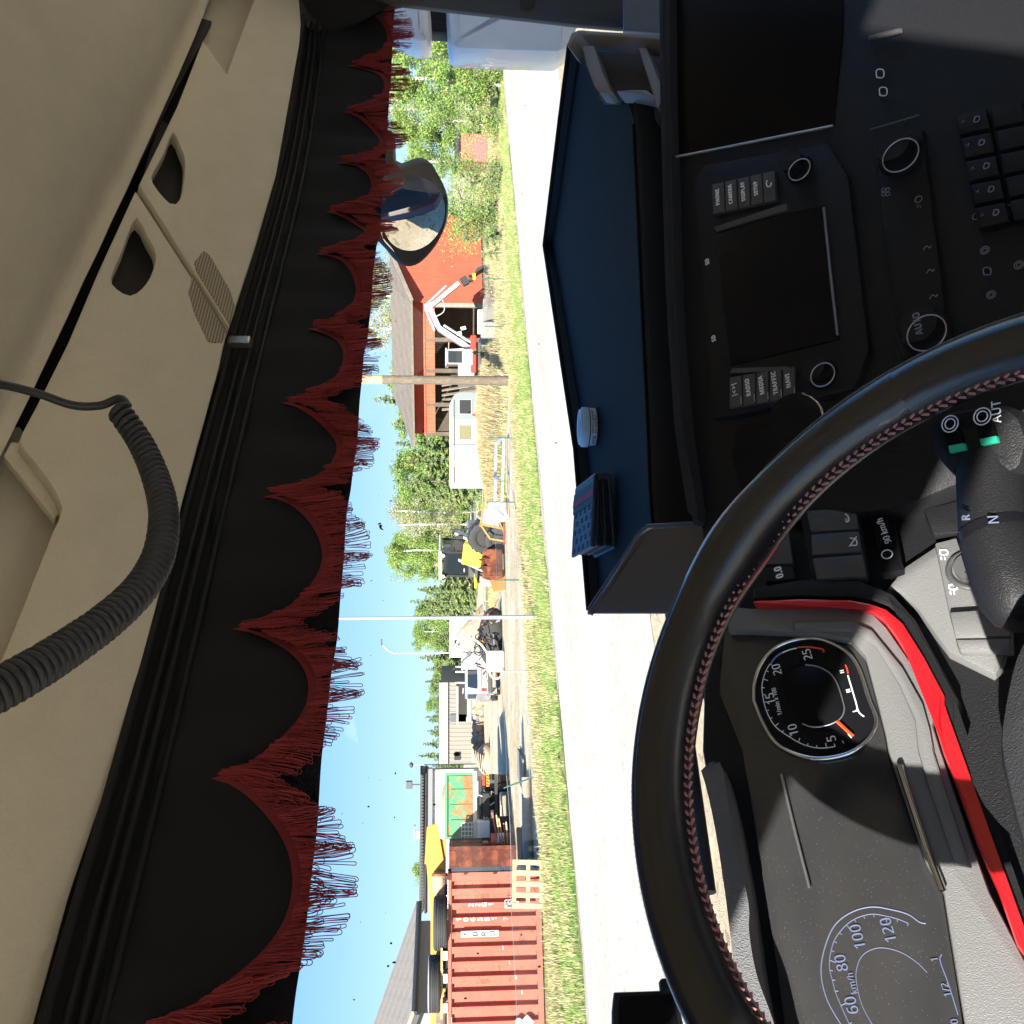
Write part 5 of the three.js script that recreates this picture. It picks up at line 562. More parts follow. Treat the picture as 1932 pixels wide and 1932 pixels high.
// ---------- dashboard ----------
const Kp = pT(0, -.2, .70, 0, .48, -.88);                       // instrument side
const Qp = plane3(at(1345, 787, .93), at(1308, 340, 1.02), at(1800, 500, .80));   // centre console, turned to the driver
{
  const db = part('dashboard', cut([[1318, 900], [1330, 1150], [1322, 1412], [1352, 1600], [1392, 1800], [1440, 2010], [2080, 2300], [2080, 880], [1500, 880]], off(Kp, -.02), .06, .006), MC.plastic, cab);
  part('hood_top', sheet([[.72, -.218], [.80, -.255], [.95, -.345], [1.15, -.46]].map(([f, u]) => [-.38, -.1, .1, .3, .42, .5].map((r, i) => L(r, u - (i > 4 ? .05 : 0), f)))), MC.soft, db);
  part('hood_roll', cut(spl(mp(zR7, [[1085, 60], [1160, 30], [1215, 140], [1295, 450], [1375, 900], [1425, 1250], [1470, 1580], [1545, 1960], [1700, 2500], [1600, 2500], [1450, 1960], [1330, 1600], [1278, 1250], [1283, 1130], [1215, 780], [1150, 430], [1112, 170]]), 90, true), off(Kp, .018), .05, .014), MC.softgrey, db);
  // cluster surround, red strip, lens
  const surO = [...mp(zR6, [[-160, 890], [0, 905], [330, 900], [700, 898], [870, 950], [960, 1040], [1120, 1270], [1290, 1520], [1302, 1660], [1290, 1740]]), ...mp(zR8, [[1345, 0], [1560, 640], [1690, 1000], [1932, 1470], [2250, 2000]])], surI = [...mp(zR8, [[1700, 2250], [1510, 1932], [1430, 1450], [1360, 1000], [1230, 780], [1130, 480], [970, 0]]), ...mp(zR6, [[950, 1800], [900, 1600], [810, 1250], [700, 1125], [450, 1085], [0, 1060], [-160, 1060]])];
  part('cluster_surround', cut([...surO, ...surI], off(Kp, -.002), .03, .003), MC.greyplastic, db);
  part('surround_step', cut([...mp(zR6, [[300, 1010], [700, 990], [860, 1060], [1080, 1330], [1220, 1580], [1270, 1760], [1300, 1932]]), ...mp(zR8, [[1290, 0], [1420, 400], [1560, 830], [1440, 800], [1270, 300], [1180, 0]]), ...mp(zR6, [[1160, 1700], [1050, 1450], [880, 1180], [700, 1060], [300, 1060]])], off(Kp, .003), .006, .0025), MC.greyplastic, db);
  const redU = [...mp(zR6, [[15, 856], [350, 838], [700, 846], [850, 872], [960, 912], [1080, 1010], [1230, 1250], [1378, 1530], [1375, 1700]]), ...mp(zR8, [[1410, 0], [1480, 180], [1600, 480], [1800, 980], [1932, 1270], [2200, 1900]])], redL = [...mp(zR8, [[2130, 1900], [1932, 1440], [1880, 1370], [1750, 1000], [1600, 660], [1450, 240], [1355, 0]]), ...mp(zR6, [[1297, 1720], [1310, 1520], [1120, 1250], [1010, 1080], [940, 985], [850, 915], [650, 876], [350, 881], [30, 880]])];
  part('red_trim', cut([...redU, ...redL], off(Kp, .006), .02, .003), MC.redtrim, db);
  const dk = [...mp(zR6, [[15, 845], [350, 824], [700, 832], [860, 858], [970, 898], [1095, 1000], [1245, 1245], [1394, 1530], [1390, 1720]]), ...mp(zR8, [[1425, 0], [1497, 180], [1617, 480], [1817, 980], [2010, 1390], [2080, 1340], [1900, 960], [1700, 480], [1560, 120], [1500, -60]]), ...mp(zR6, [[1480, 1720], [1480, 1560], [1330, 1290], [1160, 980], [1000, 800], [760, 700], [350, 700], [15, 760]])];
  part('moulding', cut(dk, off(Kp, .001), .02, .004), MC.plastic, db);
  part('cluster_lens', cut([...mp(zR6, [[-180, 1070], [0, 1066], [450, 1090], [700, 1130], [805, 1250], [896, 1600], [945, 1800]]), ...mp(zR8, [[965, 0], [1125, 480], [1225, 780], [1352, 1000], [1425, 1450], [1500, 1932], [1700, 2260], [500, 2260], [240, 1932], [150, 1290], [100, 980], [20, 500], [-60, 0]]), ...mp(zR6, [[-220, 1500]])], off(Kp, -.012), .012, .001), MC.lens, db);
  // tachometer and speedometer
  const D1 = off(Kp, -.0115);
  const cl = part('tachometer', line([...mp(zR6, [[25, 1560], [30, 1440], [80, 1300], [180, 1190], [330, 1132], [480, 1127], [590, 1165], [690, 1230], [760, 1330], [840, 1560], [888, 1690], [880, 1760], [820, 1850], [700, 1932], [480, 1972], [300, 1932], [180, 1860], [90, 1720], [25, 1560]])], D1, .0018, 120, .002), MC.chrome, db);
  part('dial_face', cut(spl(mp(zR6, [[35, 1560], [40, 1440], [90, 1305], [190, 1197], [335, 1140], [480, 1137], [585, 1173], [680, 1238], [750, 1333], [830, 1562], [878, 1690], [870, 1752], [812, 1840], [695, 1920], [480, 1960], [305, 1922], [190, 1852], [100, 1715]]), 70, true), off(D1, .001), .002), MC.gloss, cl);
  part('dial_display', cut(spl(mp(zR6, [[390, 1312], [480, 1327], [560, 1372], [610, 1440], [650, 1560], [662, 1620], [640, 1680], [560, 1730], [440, 1748], [370, 1725], [290, 1630], [225, 1500], [222, 1430], [280, 1350]]), 50, true), off(D1, .003), .003, .0008), MC.screen, cl); part('display_rim', line(spl(mp(zR6, [[390, 1310], [480, 1325], [562, 1370], [612, 1440], [652, 1560], [664, 1620], [642, 1682], [560, 1732], [440, 1750], [368, 1727]]), 40), off(D1, .003), .0006, 60), MC.satin, cl);
  const tk = mp(zR6, [[715, 1825], [660, 1862], [600, 1885], [540, 1896], [470, 1896], [405, 1882], [340, 1857], [280, 1820], [225, 1785], [175, 1742], [140, 1690], [115, 1635], [97, 1575], [87, 1520], [82, 1470], [92, 1410], [112, 1350], [140, 1303]]), cc = zR6(450, 1530);
  const D2 = off(D1, .0016), mark = (a, m, o, lines = 2) => part('scale_mark', a.map((p, i) => line([p, [p[0] + (cc[0] - p[0]) * (i % 3 ? .05 : .09), p[1] + (cc[1] - p[1]) * (i % 3 ? .05 : .09)]], D2, .00035, 2)), m, o); mark(tk, MC.ink, cl); part('scale_arc', line(tk.slice(2), D2, .0004, 60), MC.ink, cl); part('scale_arc', line(mp(zR6, [[145, 1302], [180, 1255], [222, 1226]]), D2, .0006, 12), MC.blueink, cl); part('scale_arc', line(mp(zR6, [[225, 1225], [280, 1203], [330, 1192]]), D2, .0006, 12), MC.ink, cl); part('scale_arc', line(mp(zR6, [[336, 1186], [400, 1184], [460, 1190], [518, 1205], [515, 1222]]), D2, .0008, 16), MC.redink, cl);
  for (const [s, x, y, z] of [['5', 575, 1838, .0085], ['10', 305, 1775, .0085], ['15', 145, 1555, .0085], ['20', 190, 1350, .0085], ['25', 405, 1245, .0085], ['H', 650, 1365, .004], ['N', 695, 1500, .004], ['L', 740, 1640, .004], ['1/min x 100', 190, 1575, .0042]]) part('dial_figure', inkText(s, zR6(x, y), z * .8, D1, .0022), MC.ink, cl);
  part('temperature_line', line(mp(zR6, [[690, 1385], [715, 1470], [745, 1570], [768, 1645], [802, 1674]]), D2, .0006, 16), MC.ink, cl); part('temperature_mark', line(mp(zR6, [[672, 1310], [684, 1340], [690, 1370]]), D2, .0006, 8), MC.redink, cl); part('needle', beam(toL(hit(...zR6(612, 1708), off(D1, .004))), toL(hit(...zR6(725, 1812), off(D1, .004))), .0012, .0022), MC.needle, cl);
  const D3 = off(Kp, -.0119); const sp = part('speedometer', line(mp(zR8, [[760, 2120], [640, 1932], [540, 1750], [500, 1560], [530, 1380], [600, 1230], [720, 1140], [860, 1105], [1000, 1125], [1120, 1160], [1200, 1215], [1240, 1222]]), D3, .0005, 70), MC.faintink, db);
  const st = mp(zR8, [[700, 1932], [640, 1800], [600, 1700], [580, 1620], [562, 1550], [560, 1480], [572, 1410], [592, 1345], [630, 1285], [680, 1230], [735, 1192], [800, 1166], [870, 1155], [960, 1170], [1040, 1190], [1115, 1220]]), sc = zR8(1000, 1650); part('scale_arc', line(st, D3, .00035, 60), MC.faintink, sp); part('scale_mark', st.map((p, i) => line([p, [p[0] + (sc[0] - p[0]) * (i % 4 === 1 ? .10 : .05), p[1] + (sc[1] - p[1]) * (i % 4 === 1 ? .10 : .05)]], D3, .0004, 2)), MC.faintink, sp);
  for (const [s, x, y, z] of [['60', 715, 1800, .0085], ['80', 642, 1502, .0085], ['100', 757, 1315, .0085], ['120', 972, 1268, .0085], ['km/h', 718, 1645, .0048], ['1', 1300, 1480, .005], ['1/2', 1382, 1690, .005], ['0', 1440, 1915, .005]]) part('dial_figure', inkText(s, zR8(x, y), z * .85, D3, .0008), MC.faintink, sp); part('fuel_line', line(mp(zR8, [[1350, 1440], [1337, 1462], [1400, 1650], [1468, 1870]]), D3, .0004, 12), MC.faintink, sp); part('inner_ring', line(mp(zR8, [[860, 1932], [790, 1800], [752, 1650], [748, 1560], [790, 1450], [900, 1395], [1050, 1420], [1180, 1500], [1250, 1570]]), D3, .0003, 40), MC.faintink, sp);
  part('chrome_line', line(mp(zR7, [[1648, 170], [1745, 570], [1848, 970]]), off(D1, .002), .0012, 12), MC.satin, db); part('chrome_line', line(mp(zR8, [[1055, 110], [1150, 400], [1260, 730], [1360, 990]]), off(Kp, .002), .0026, 16), MC.chrome, db);
  // switch panels beside the column
  const sw = (n, pts, m, o, lift, th = .012) => part(n, cut(mp(zR6, pts), off(Kp, lift), th, .002, .002), m, o);
  const p1 = sw('switch_panel', [[340, 190], [760, 170], [850, 700], [430, 730], [380, 400]], MC.plastic, db, -.004); sw('rocker_switch', [[395, 218], [745, 196], [768, 345], [425, 370]], MC.midgrey, p1, .002); sw('rocker_switch', [[425, 385], [768, 360], [792, 508], [432, 535]], MC.midgrey, p1, .002); sw('rocker_switch', [[435, 552], [795, 525], [822, 682], [462, 702]], MC.midgrey, p1, .003);
  part('switch_symbol', [line(mp(zR6, [[672, 245], [690, 262], [694, 300], [676, 300]]), off(Kp, .0025), .0007, 8), inkText('=', zR6(682, 300), .005, Kp, .003)], MC.ink, p1); part('switch_symbol', [line(mp(zR6, [[700, 475], [725, 440], [750, 405]]), off(Kp, .0025), .0006, 6), line(mp(zR6, [[705, 415], [745, 425], [750, 465], [705, 465]]), off(Kp, .0025), .0006, 10)], MC.ink, p1);
  const p2 = sw('trip_button', [[75, 620], [300, 608], [322, 700], [105, 722]], MC.plastic, db, -.001); part('button_text', inkText('0.0', zR6(202, 662), .0065, Kp, .0012, F1), MC.ink, p2); sw('blank_switch', [[70, 400], [270, 350], [300, 590], [80, 605]], MC.midgrey, db, -.004);
  const p3 = sw('speed_display', [[835, 185], [990, 165], [1085, 640], [925, 665]], MC.screen, db, -.002); part('display_text', inkText('90 km/h', zR6(942, 368), .0053, Kp, .001), MC.ink, p3); part('display_symbol', [hoop(zR6(965, 530), .0042, .0005, off(Kp, .0))], MC.ink, p3);
  const tr = part('column_trim', cut(mp(zR6, [[960, 770], [1090, 610], [1300, 470], [1540, 330], [1932, 100], [2100, 700], [1880, 900], [1800, 1250], [1740, 1390], [1400, 1225], [1290, 1080], [1180, 920], [1050, 800]]), off(Kp, -.010), .02, .004), MC.greyplastic, db);
  const ig = part('ignition_panel', cut(mp(zR6, [[1300, 450], [1545, 388], [1840, 700], [1860, 1205], [1470, 1210], [1400, 930]]), off(Kp, -.004), .012, .002, .002), MC.greyplastic, db); part('key_ring', hoop(zR6(1560, 640), .0165, .0025, off(Kp, -.003)), MC.midgrey, ig); part('key_barrel', puck(zR6(1560, 640), .0125, .006, off(Kp, -.004)), MC.satin, ig); part('key_slot', beam(toL(hit(...zR6(1520, 665), off(Kp, .0025))), toL(hit(...zR6(1600, 605), off(Kp, .0025))), .003, .002), MC.cavity, ig);
  sw('rocker_switch', [[1405, 935], [1855, 905], [1838, 1105], [1445, 1112]], MC.greyplastic, ig, .003); sw('rocker_switch', [[1445, 1125], [1838, 1118], [1825, 1195], [1480, 1205]], MC.greyplastic, ig, .002); sw('dark_switch', [[1220, 210], [1520, 130], [1545, 360], [1290, 385]], MC.plastic, db, -.003); part('switch_symbol', [line(mp(zR6, [[1760, 975], [1800, 970], [1820, 1015], [1785, 1045], [1760, 1010], [1760, 975]]), off(Kp, .0038), .0008, 16)], MC.ink, ig); for (const [x, y] of [[1365, 520], [1430, 765]]) part('switch_symbol', [line(mp(zR6, [[x - 25, y - 20], [x + 20, y - 20], [x + 28, y + 8], [x - 22, y + 10], [x - 25, y - 20]]), off(Kp, -.0035), .0007, 12), line(mp(zR6, [[x - 18, y + 30], [x - 14, y + 50]]), off(Kp, -.0035), .0006, 3), line(mp(zR6, [[x + 8, y + 30], [x + 12, y + 50]]), off(Kp, -.0035), .0006, 3)], MC.ink, ig);
  // lever with brake and gear switches
  const SP = plane3(at(...zR4(1300, 1300), .60), at(...zR4(1850, 1300), .56), at(...zR4(1500, 1700), .58)); const lv = part('gear_lever', cut(round2(mp(zR4, [[1230, 1330], [1330, 1215], [1560, 1175], [1780, 1150], [1900, 1240], [1960, 1420], [1900, 1620], [1700, 1700], [1450, 1690], [1380, 1640], [1260, 1500]]), 12), SP, .035, .008), MC.plastic, cab);
  for (const a of [[[1345, 1270], [1450, 1250], [1525, 1480], [1400, 1510]], [[1575, 1210], [1680, 1190], [1755, 1430], [1625, 1460]]]) part('lever_switch', cut(mp(zR4, a), off(SP, .002), .005, .001), MC.screen, lv); for (const a of [[[1398, 1455], [1508, 1436], [1518, 1482], [1408, 1505]], [[1618, 1408], [1735, 1385], [1746, 1428], [1630, 1452]]]) part('green_flag', cut(mp(zR4, a), off(SP, .004), .003), MC.greenflag, lv); for (const [x, y] of [[1410, 1300], [1637, 1247]]) part('lever_symbol', [hoop(zR4(x, y), .0032, .0004, off(SP, .0022)), hoop(zR4(x, y), .0052, .0004, off(SP, .0022))], MC.ink, lv); part('lever_text', inkText('AUT', zR4(1740, 1218), .0055, SP, .001, F0, -.1), MC.ink, lv);
  const lv0 = toL(at(...zR6(1690, -130), .585)), lv1 = toL(at(...zR6(1735, 395), .565)), lv2 = toL(at(...zR6(1850, 720), .55)), ax = lv2.clone().sub(lv1).normalize(); part('lever_sleeve', bar(lv0, lv1, .0195, .0205, 24), MC.plastic, lv); part('lever_collar', bar(lv1.clone().addScaledVector(ax, -.004), lv1.clone().addScaledVector(ax, .002), .0215, .0215, 24), MC.gloss, lv);
  { const g = new THREE.LatheGeometry([[.0205, 0], [.0218, .008], [.0222, .03], [.021, .043], [.017, .053], [.010, .0585], [0, .06]].map(a => new THREE.Vector2(...a)), 28); g.applyQuaternion(new THREE.Quaternion().setFromUnitVectors(V(0, 1, 0), ax)); g.translate(lv1.x, lv1.y, lv1.z); part('lever_knob', g, MC.plastic, lv); }
  const NP = plane3(at(...zR6(1600, 200), .549), at(...zR6(1850, 200), .546), at(...zR6(1700, 400), .543)); part('lever_letter', inkText('N', zR6(1715, 285), .0058, NP, .0, F0), MC.faintink, lv); part('lever_mark', inkText('-', zR6(1775, 480), .009, NP, .0, F1), MC.faintink, lv); part('lever_letter', inkText('R', zR6(1520, 268), .0045, NP, .0, F1), MC.faintink, lv);
}
{ // steering wheel: torus in its own plane
  const c = L(.201, -.285, .395), tilt = 46 * Math.PI / 180, e1 = V(1, 0, 0), e2 = V(0, Math.cos(tilt), -Math.sin(tilt)), n = e1.clone().cross(e2), m = new THREE.Matrix4().makeBasis(e1, e2, n).setPosition(c), R = .225, put = g => g.applyMatrix4(m);
  const w = new THREE.Group(); w.name = 'steering_wheel'; cab.add(w); const rim = new THREE.TorusGeometry(R, .019, 20, 160); { const p = rim.attributes.position; for (let i = 0; i < p.count; i++) { const x = p.getX(i), y = p.getY(i), a = Math.atan2(y, x), k = 1 + .14 * Math.exp(-Math.pow((a - .62) / .16, 2)) + .14 * Math.exp(-Math.pow((a - 2.52) / .16, 2)); const rx = Math.cos(a) * R, ry = Math.sin(a) * R; p.setXYZ(i, rx + (x - rx) * k, ry + (y - ry) * k, p.getZ(i) * k); } rim.computeVertexNormals(); }
  part('rim', put(rim), MC.leather, w); part('rim_seam', [put(new THREE.TorusGeometry(R + .0118, .0007, 5, 160).translate(0, 0, .0152))], MC.stitch, w).material = std([.12, .12, .13], .8);
  const beads = []; for (let i = 0; i < 230; i++) for (const s of [-1, 1]) { const a = i / 230 * 6.2832; beads.push(box(.0052, .0012, .0014, 0, 0, 0, 0, 0, s * .6 + 1.571).translate(R - .0190 + s * .0006, 0, .0012 + s * .0018).rotateZ(a)); } const b = part('stitching', put(geo(beads)), MC.stitch, w); b.userData.kind = 'stuff';
  const dots = []; for (let i = 0; i < 420; i++) for (const k of [0, 1]) { const a = (i + k * .5) / 420 * 6.2832; dots.push(new THREE.CircleGeometry(.0006, 6).translate(0, 0, 0).rotateY(.9 + k * .25).translate(R + .0153 + k * .002, 0, .0117 - k * .0026).rotateZ(a)); } const dd = part('perforation', put(geo(dots)), MC.cavity, w); dd.userData.kind = 'stuff';
  const WPl = plane(c.clone().applyAxisAngle(V(0, 1, 0), YAW), n.clone().applyAxisAngle(V(0, 1, 0), YAW)); part('airbag_cover', cut(spl([[2120, 1120], [1932, 1180], [1902, 1222], [1880, 1305], [1868, 1395], [1876, 1450], [1935, 1660], [2120, 1980], [2260, 1550]], 60, true), off(WPl, .004), .05, .014), MC.soft, w); for (const s of [-1, 1]) part('spoke', put(toCreasedNormals(slab(round2([[s * .05, -.05], [s * .175, -.11], [s * .155, -.15], [s * .04, -.10]], .012, 4), .022, .006), .6).translate(0, 0, -.02)), MC.plastic, w); part('spoke', put(toCreasedNormals(slab(round2([[-.035, -.06], [.035, -.06], [.028, -.215], [-.028, -.215]], .012, 4), .022, .006), .6).translate(0, 0, -.02)), MC.plastic, w);
  part('column', put(new THREE.CylinderGeometry(.055, .075, .30, 28).rotateX(Math.PI / 2).translate(0, 0, -.19)), MC.plastic, w);
}
{ // centre console with radio, climate and switches
  const cc = part('centre_console', cut([[1244, -120], [1244, 190], [1250, 480], [1258, 620], [1272, 780], [1300, 960], [1330, 1010], [1700, 960], [2080, 800], [2080, -150]], off(Qp, -.012), .10, .008), MC.plastic, cab);
  part('dash_hood', cut([[1236, -120], [1238, 190], [1245, 480], [1252, 640], [1268, 800], [1298, 985], [1318, 985], [1292, 800], [1280, 640], [1272, 480], [1266, 190], [1264, -120]], off(Qp, .004), .10, .012), MC.soft, cc);
  const qs = (n, p, m, o, lift, th = .01, b = .0015, r = 0) => part(n, cut(p, off(Qp, lift), th, b, r), m, o);
  qs('storage_recess', [[1262, -100], [1276, 292], [1440, 262], [1572, 236], [1590, 60], [1590, -100]], MC.screen, cc, -.010, .006); part('storage_edge', line([[1276, 296], [1340, 284], [1440, 264], [1572, 238]], off(Qp, -.006), .0016, 20), MC.satin, cc);
  const ra = part('radio_unit', cut(round2([[1344, 790], [1306, 345], [1330, 310], [1560, 268], [1600, 330], [1640, 660], [1610, 735], [1400, 782]], 5), off(Qp, -.004), .02, .003), MC.plastic, cc);
  qs('radio_screen', [[1378, 690], [1350, 428], [1552, 388], [1582, 640]], MC.gloss, ra, -.002, .004, .0008); part('status_line', line([[1554, 392], [1562, 470], [1570, 545], [1580, 632]], off(Qp, .0), .0013, 14), MC.dimink, ra);
  qs('screen_bevel', [[1346, 428], [1352, 436], [1486, 396], [1484, 382]], MC.midgrey, ra, .0); qs('screen_bevel', [[1376, 704], [1380, 694], [1486, 690], [1488, 700]], MC.midgrey, ra, .0);
  ['PHONE', 'CAMERA', 'DISPLAY', 'SETUP', 'back'].forEach((s, i) => { const x0 = 1345 + i * 24, dy = -i * 5.4; const b = qs('radio_button', [[x0, 404 + dy], [x0 - 2, 348 + dy], [x0 + 20, 343 + dy], [x0 + 22.5, 399 + dy]], MC.midgrey, ra, .001, .006, .001); part('button_text', s === 'back' ? line([[x0 + 6, 362 + dy], [x0 + 5, 368 + dy], [x0 + 8, 374 + dy], [x0 + 13, 372 + dy], [x0 + 14, 366 + dy]], off(Qp, .0015), .0007, 12) : inkText(s, [x0 + 10, 373 + dy], .0042, Qp, .0018, F1, -.05), MC.ink, b); });
  ['|< >|', 'RADIO', 'MEDIA', 'TRAFFIC', 'NAVI'].forEach((s, i) => { const x0 = 1376 + i * 25.2, dy = -i * 4.2; const b = qs('radio_button', [[x0, 770 + dy], [x0, 712 + dy], [x0 + 22.5, 708 + dy], [x0 + 23.5, 766 + dy]], MC.midgrey, ra, .001, .006, .001); part('button_text', inkText(s, [x0 + 11, 736 + dy], .0044, Qp, .0018, F1), MC.ink, b); part('button_marker', line([[x0 + 22, 748 + dy], [x0 + 23, 762 + dy]], off(Qp, .0022), .0006, 3), MC.satin, b); });
  const knob = (p, r, o, tx) => { const k = part('knob', [puck(p, r * 1.25, .008, Qp, 40, r * 1.12), puck(p, r, .02, Qp, 40, r * .94)], MC.plastic, o); part('knob_ring', hoop(p, r * .95, .0006, off(Qp, .02)), MC.satin, k); if (tx) part('knob_text', inkText(tx, p, r * .35, Qp, .0208, F1), MC.dimink, k); };
  knob([1508, 320], .0115, ra); knob([1552, 707], .0115, ra); part('slot_label', [inkText('SD', [1332, 492], .0045, Qp, -.002, F1), inkText('SD', [1344, 637], .0045, Qp, -.002, F1)], MC.ink, ra); part('power_symbol', hoop([1515, 744], .0018, .0003, off(Qp, .0)), MC.dimink, ra);
  const cp = part('climate_panel', cut(round2([[1645, 260], [1740, 240], [1790, 640], [1700, 680]], 6), off(Qp, -.004), .015, .003), MC.plastic, cc); knob([1699, 293], .0165, cp); knob([1748, 628], .0165, cp, 'AUTO'); part('panel_edge', line([[1640, 246], [1735, 218]], off(Qp, -.003), .0012, 4), MC.midgrey, cc);
  part('fan_symbol', [-1, 1].flatMap(a => [-1, 1].map(b => hoop([1671 + a * 4, 362 + b * 4], .0018, .0004, off(Qp, -.003)))), MC.dimink, cp); part('lamp_symbol', [hoop([1733, 376], .003, .0004, off(Qp, -.003)), line([[1730, 386], [1732, 392]], off(Qp, -.003), .0003, 2), line([[1735, 386], [1737, 392]], off(Qp, -.003), .0003, 2)], MC.dimink, cp); for (const [x, y] of [[1748, 468], [1754, 512], [1760, 560]]) part('seat_symbol', line([[x - 6, y + 4], [x, y - 4], [x + 6, y], [x + 9, y - 5]], off(Qp, -.003), .0005, 8), MC.dimink, cp); part('heat_symbol', [0, 1, 2].map(i => line([[1658 + i * 4, 276], [1662 + i * 4, 270], [1660 + i * 4, 264]], off(Qp, -.003), .0003, 5)), MC.dimink, cp);
  // rocker switches at the far right of the panel
  for (let i = 0; i < 5; i++) for (let j = 0; j < 2; j++) { const x0 = 1810 + j * 66 + i * 9, y0 = 216 + i * 44 - j * 14; const b = qs('rocker_switch', [[x0, y0 + 38], [x0 - 8, y0], [x0 + 50, y0 - 12], [x0 + 58, y0 + 26]], MC.plastic, cc, -.002, .012, .002); if (j === 0) part('switch_symbol', [line([[x0 + 30, y0 + 4], [x0 + 28, y0 + 14], [x0 + 36, y0 + 12], [x0 + 38, y0 + 4], [x0 + 30, y0 + 4]], off(Qp, -.001), .0006, 12), inkText(i % 2 ? '<' : '>', [x0 + 6, y0 + 12], .004, Qp, -.001)], MC.dimink, b); }
  for (const [x, y, k] of [[1842, 408, 0], [1872, 404, 1], [1902, 394, 1], [1858, 472, 2], [1862, 512, 1], [1870, 556, 2], [1922, 500, 2]]) part('switch_symbol', k === 2 ? [hoop([x, y], .0034, .0004, off(Qp, -.009)), hoop([x, y], .0018, .0004, off(Qp, -.009))] : k === 1 ? line([[x - 6, y + 6], [x - 6, y - 6], [x + 6, y - 6], [x + 6, y + 6], [x - 6, y + 6]], off(Qp, -.009), .0005, 16) : hoop([x, y], .003, .0005, off(Qp, -.009)), MC.dimink, cc);
  for (const [x, y] of [[1660, 138], [1666, 172]]) part('lighter_symbol', line([[x - 6, y + 8], [x - 6, y - 6], [x + 6, y - 6], [x + 6, y + 8], [x - 6, y + 8]], off(Qp, -.009), .0006, 16), MC.ink, cc); part('louvre', line([[1640, 74], [1700, 58]], off(Qp, -.006), .003, 4), MC.midgrey, cc);
  part('pen_tray', cut(round2([[1378, 860], [1385, 812], [1520, 790], [1560, 830], [1500, 930], [1400, 930]], 8), off(Qp, -.006), .01, .003), MC.gloss, cc); part('park_brake_knob', [bar(toL(at(1520, 800, .80)), toL(at(1500, 790, .74)), .018, .02, 20)], MC.gloss, cc); part('knob_band', bar(toL(at(1507, 793, .757)), toL(at(1504, 791, .748)), .0205, .0205, 20), MC.chrome, cc);
}
{ // left screen on the dash
  const pl = pT(.17, -.16, .86, 0, .1, -.99), s = part('side_monitor', cut(round2([[1154, 2060], [1155, 1900], [1158, 1870], [1275, 1866], [1320, 2060]], 3), pl, .022, .004), MC.trim, cab); part('monitor_screen', cut(round2([[1166, 2060], [1167, 1905], [1170, 1880], [1266, 1876], [1308, 2060]], 2), off(pl, .001), .003), MC.screen, s); part('monitor_knob', rbox(.012, .012, .012, .003, ...toL(hit(1258, 1862, pl)).toArray()), MC.trim, s); part('monitor_foot', bar(toL(hit(1300, 1990, off(pl, -.02))), L(.1, -.3, .95), .02), MC.trim, s);
}
